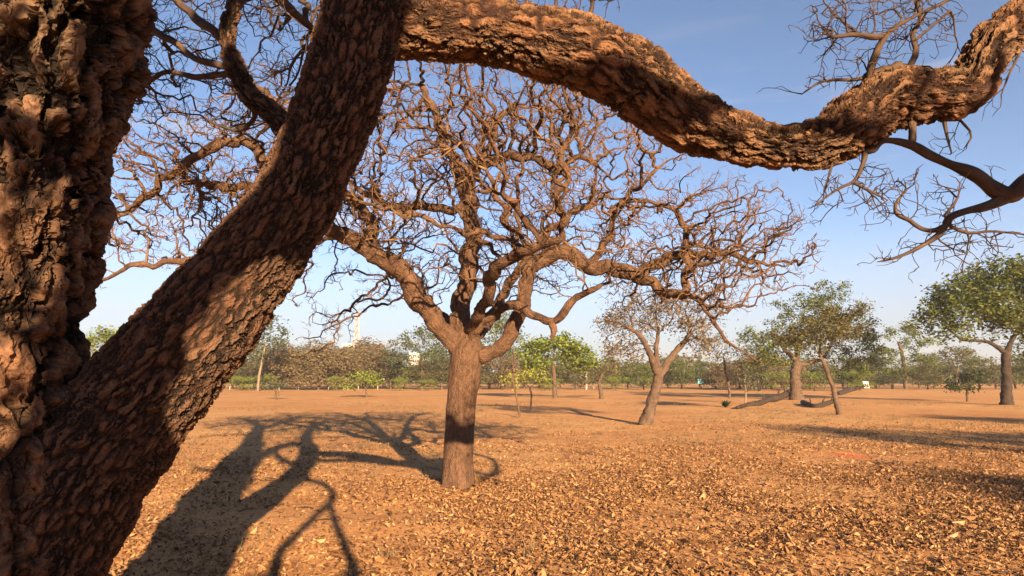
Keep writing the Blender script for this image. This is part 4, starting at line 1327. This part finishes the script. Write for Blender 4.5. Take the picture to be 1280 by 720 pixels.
def plant(kind, px, py_base, py_top):
    pr, h0 = belt[kind]
    b = on_ground(px, py_base)
    ht = at(px, py_top - 5, b[1])[2]
    if kind in used:
        o_ = copy_tree(pr)
    else:
        o_ = pr
        used.add(kind)
    s = max(.2, ht / h0)
    o_.location = (float(b[0]), float(b[1]), -0.02)
    o_.rotation_euler = (0, 0, rb.uniform(0, 6.28))
    o_.scale = (s * rb.uniform(1.1, 1.6), s * rb.uniform(1.1, 1.6), s)
# left part: brown thicket, greens
for k, (kind, px, yb, yt) in enumerate([
    ('bush', 330, 488, 472), ('bush', 420, 488.4, 474), ('olive', 318, 485, 432), ('olive', 410, 485, 436), ('green', 430, 484, 440), ('grey', 562, 485, 436), ('green', 590, 484, 436), ('olive', 640, 484.5, 444), ('green', 700, 485, 446), ('green', 765, 484, 450), ('green', 820, 484, 450), ('olive', 60, 487, 440), ('green', 160, 487, 446), ('dry', 200, 487, 450), ('olive', 240, 487, 448),
    ('green', 290, 486, 452), ('olive', 305, 486.5, 448), ('dry', 345, 487, 440), ('dry', 372, 487.5, 438), ('dry', 398, 487.5, 436), ('dry', 420, 487, 440),
    ('olive', 352, 485, 436), ('grey', 385, 484, 442), ('dry', 445, 486, 446), ('dry', 468, 486, 440), ('olive', 488, 486.5, 442), ('dry', 455, 484, 434),
    ('green', 505, 486, 446), ('olive', 528, 487, 456), ('olive', 552, 487, 450), ('green', 545, 484, 440), ('grey', 480, 484, 436), ('olive', 575, 486, 452), ('bush', 500, 488.5, 476), ('bush', 535, 488.5, 478), ('bush', 310, 488, 476), ('bush', 300, 488.3, 474),
    ('olive', 600, 487, 452), ('grey', 612, 486, 440), ('dry', 630, 487, 450), ('olive', 655, 486, 452), ('green', 675, 485, 448), ('olive', 720, 487, 450), ('grey', 742, 486, 452), ('olive', 765, 486.5, 456), ('green', 785, 486, 458),
    ('green', 805, 487, 460), ('olive', 835, 485.5, 456), ('green', 852, 486, 455), ('green', 876, 485, 456), ('olive', 895, 486, 455), ('olive', 925, 486, 452), ('dry', 940, 487, 448), ('dry', 965, 486.5, 450), ('green', 955, 484.5, 446),
    ('olive', 985, 486, 450), ('green', 1012, 486, 452), ('olive', 1032, 486.5, 455), ('green', 1055, 486, 450), ('olive', 1075, 486.5, 452), ('olive', 950, 488, 456), ('green', 1068, 488.5, 458), ('bush', 1075, 489, 466), ('bush', 975, 489, 468), ('green', 1095, 485, 448), ('green', 1115, 486, 452), ('green', 1150, 486, 448), ('green', 1168, 485.5, 446),
    ('olive', 1160, 487, 458), ('green', 1225, 486, 450), ('olive', 1245, 487, 456), ('green', 1270, 486, 448), ('green', 1300, 487, 446), ('bush', 1018, 489, 468), ('bush', 690, 488, 476), ('bush', 770, 488, 474), ('bush', 815, 487.5, 476), ('dry', 1000, 487.5, 462), ('dry', 905, 487.5, 460)]):
    plant(kind, px, yb, yt)
# far wood behind the belt, one mass
r_ = np.random.default_rng(88)
C = []
for k in range(1500):
    px = r_.uniform(-150, 1450)
    Y = r_.uniform(190, 260)
    top = 462 + 7 * math.sin(px * .013) + 5 * math.sin(px * .041 + 1)
    C.append(at(px, r_.uniform(top, 482), Y))
C = np.array(C); C[:, 2] = np.maximum(C[:, 2], .5)
mb = MB()
leaves(mb, C, 14, 1.7, .8, r_)
tag(mb.build('distant_wood', M['leaf_olive']), 'distant wood along the horizon', 'wood', kind='stuff')

# trees standing outside the frame to the right: their long shadows cross the ground
for (x, y, lab, s) in ((15.2, 6.3, 'sparse brown tree outside the frame to the right of the viewer', 1.0), (12.1, -4.2, 'sparse brown tree outside the frame behind and right of the viewer', 1.0), (18.4, 3.4, 'sparse brown tree outside the frame beside the viewer at right', 1.1), (23.5, 12.0, 'sparse brown tree outside the frame far to the right', 1.1)):
    c_ = copy_tree(mid_tree)
    c_.location = (x, y, 0); c_.scale = (s, s, s); c_.rotation_euler = (0, 0, x)
    c_['label'] = lab

# ------------------------------------------------------------------ fallen leaves
def build_litter():
    r = np.random.default_rng(41)
    n0 = 1500000
    y = np.sqrt(r.uniform(3.2 ** 2, 26 ** 2, n0))
    x = r.uniform(-1, 1, n0) * (0.86 * y + 1.0)
    p = np.stack([x, y, np.zeros(n0)], 1)
    patch = fbm(p * 0.5 + 11, 31, 3)
    clump = fbm(p * 2.2 + 5, 33, 2)
    d = np.interp(y, [3, 7, 10, 13, 18, 26], [1.15, 1.05, 0.65, 0.22, 0.06, 0.015])
    side = np.interp(x / y, [-0.8, -0.35, -0.1, 0.1, 0.6], [0.36, 0.36, 0.6, 1.0, 1.2])
    dens = d * side * np.clip(0.35 + 2.2 * (patch - 0.35), 0.12, 1.2) * np.clip(0.55 + 1.4 * (clump - 0.3), 0.3, 1.3)
    dm = np.hypot(p[:, 0] - MOUND[0], p[:, 1] - MOUND[1])
    dens = dens + 0.8 * np.exp(-(dm / 0.55) ** 2)
    k = r.random(n0) < dens * 1.3
    p = p[k]
    n = len(p)
    z = soil_z(p)
    p[:, 2] = z + 0.006 + r.random(n) ** 2 * 0.03
    nr = r.normal(0, 0.7, (n, 3)); nr[:, 2] = 1
    nr /= np.linalg.norm(nr, axis=1)[:, None]
    a = np.cross(nr, r.normal(0, 1, (n, 3))); a /= np.linalg.norm(a, axis=1)[:, None]
    b = np.cross(nr, a)
    s = (0.0175 * np.exp(r.normal(0, 0.42, n)))[:, None]
    w = s * r.uniform(0.35, 0.7, n)[:, None]
    cu = s * r.uniform(-0.25, 0.75, n)[:, None]
    fo = w * r.uniform(0.1, 0.8, n)[:, None]
    v = np.stack([p - a * s + nr * cu, p + b * w * .8 + nr * fo - a * s * .3, p + b * w * .7 + nr * fo + a * s * .45 , p + a * s + nr * cu, p - b * w * .7 + nr * fo + a * s * .45, p - b * w * .8 + nr * fo - a * s * .3], 1)
    q = np.arange(n)[:, None] * 6
    Q = np.concatenate([q + np.array([[0, 3, 2, 1]]), q + np.array([[0, 5, 4, 3]])], 0)
    mb = MB()
    mb.raw(v.reshape(-1, 3), Q)
    o_ = mb.build('fallen_leaves', M['litter'], smooth=False)
    tag(o_, 'dry tan fallen leaves scattered over the near ground', 'leaves', kind='stuff')
build_litter()

def build_sticks():
    r = np.random.default_rng(43)
    mb = MB()
    for k in range(420):
        y = math.sqrt(r.uniform(25, 400)); x = r.uniform(-.8, .85) * y
        z = ground_z(x, y)
        a = r.uniform(0, math.pi); ln = r.uniform(.06, .32)
        d = np.array([math.cos(a), math.sin(a), 0]) * ln
        p = np.array([x, y, z + .015])
        m = p + d * .5 + r.normal(0, .15, 3) * ln * np.array([1, 1, .25]) + [0, 0, .012]
        mb.tube(np.array([p, m, p + d + [0, 0, r.uniform(0, .03)]]), np.array([.006, .005, .003]) * r.uniform(.6, 1.5), 5)
    tag(mb.build('fallen_sticks', M['twig_near']), 'broken sticks lying among the dry leaves', 'sticks', kind='stuff')
    # thin dry grass between the leaves and further out
    mb = MB()
    T = []
    for k in range(5200):
        y = math.sqrt(r.uniform(36, 45 ** 2)); x = r.uniform(-.8, .85) * y
        if fbm(np.array([[x * .22, y * .22, 3.0]]), 61, 2)[0] < .50: continue
        T.append((x, y, ground_z(x, y)))
    T = np.array(T)
    nb = 9
    P = np.repeat(T, nb, 0); k = len(P)
    P = P + r.normal(0, .05, (k, 3)) * [1, 1, 0]
    a = r.uniform(0, 2 * math.pi, k); h = r.uniform(.04, .13, k)
    lean = np.stack([np.cos(a), np.sin(a), np.zeros(k)], 1) * (h * r.uniform(.2, 1.1, k))[:, None]
    sd = np.stack([-np.sin(a), np.cos(a), np.zeros(k)], 1) * .005
    up = np.stack([np.zeros(k), np.zeros(k), h], 1)
    V = np.stack([P - sd, P + sd, P + lean + up + sd * .3, P + lean + up - sd * .3], 1).reshape(-1, 3)
    mb.raw(V, np.arange(4 * k).reshape(-1, 4))
    tag(mb.build('dry_grass', M['leaf_dry'], smooth=False), 'thin dry grass tufts on the bare soil', 'grass', kind='stuff')
build_sticks()

# ------------------------------------------------------------------ warm dust in the air
hb = MB()
hb.box((-420, -60, -1.6), (420, 330, 60))
hm = bpy.data.materials.new('dusty_air')
hm.use_nodes = True
hn = hm.node_tree
for n_ in list(hn.nodes):
    if n_.type != 'OUTPUT_MATERIAL':
        hn.nodes.remove(n_)
pv = hn.nodes.new('ShaderNodeVolumePrincipled')
pv.inputs['Color'].default_value = (0.92, 0.88, 0.84, 1)
pv.inputs['Density'].default_value = 0.00045
hn.links.new(pv.outputs[0], [n_ for n_ in hn.nodes if n_.type == 'OUTPUT_MATERIAL'][0].inputs['Volume'])
tag(hb.build('haze', hm, smooth=False), 'thin dusty haze over the field', 'haze', kind='stuff')
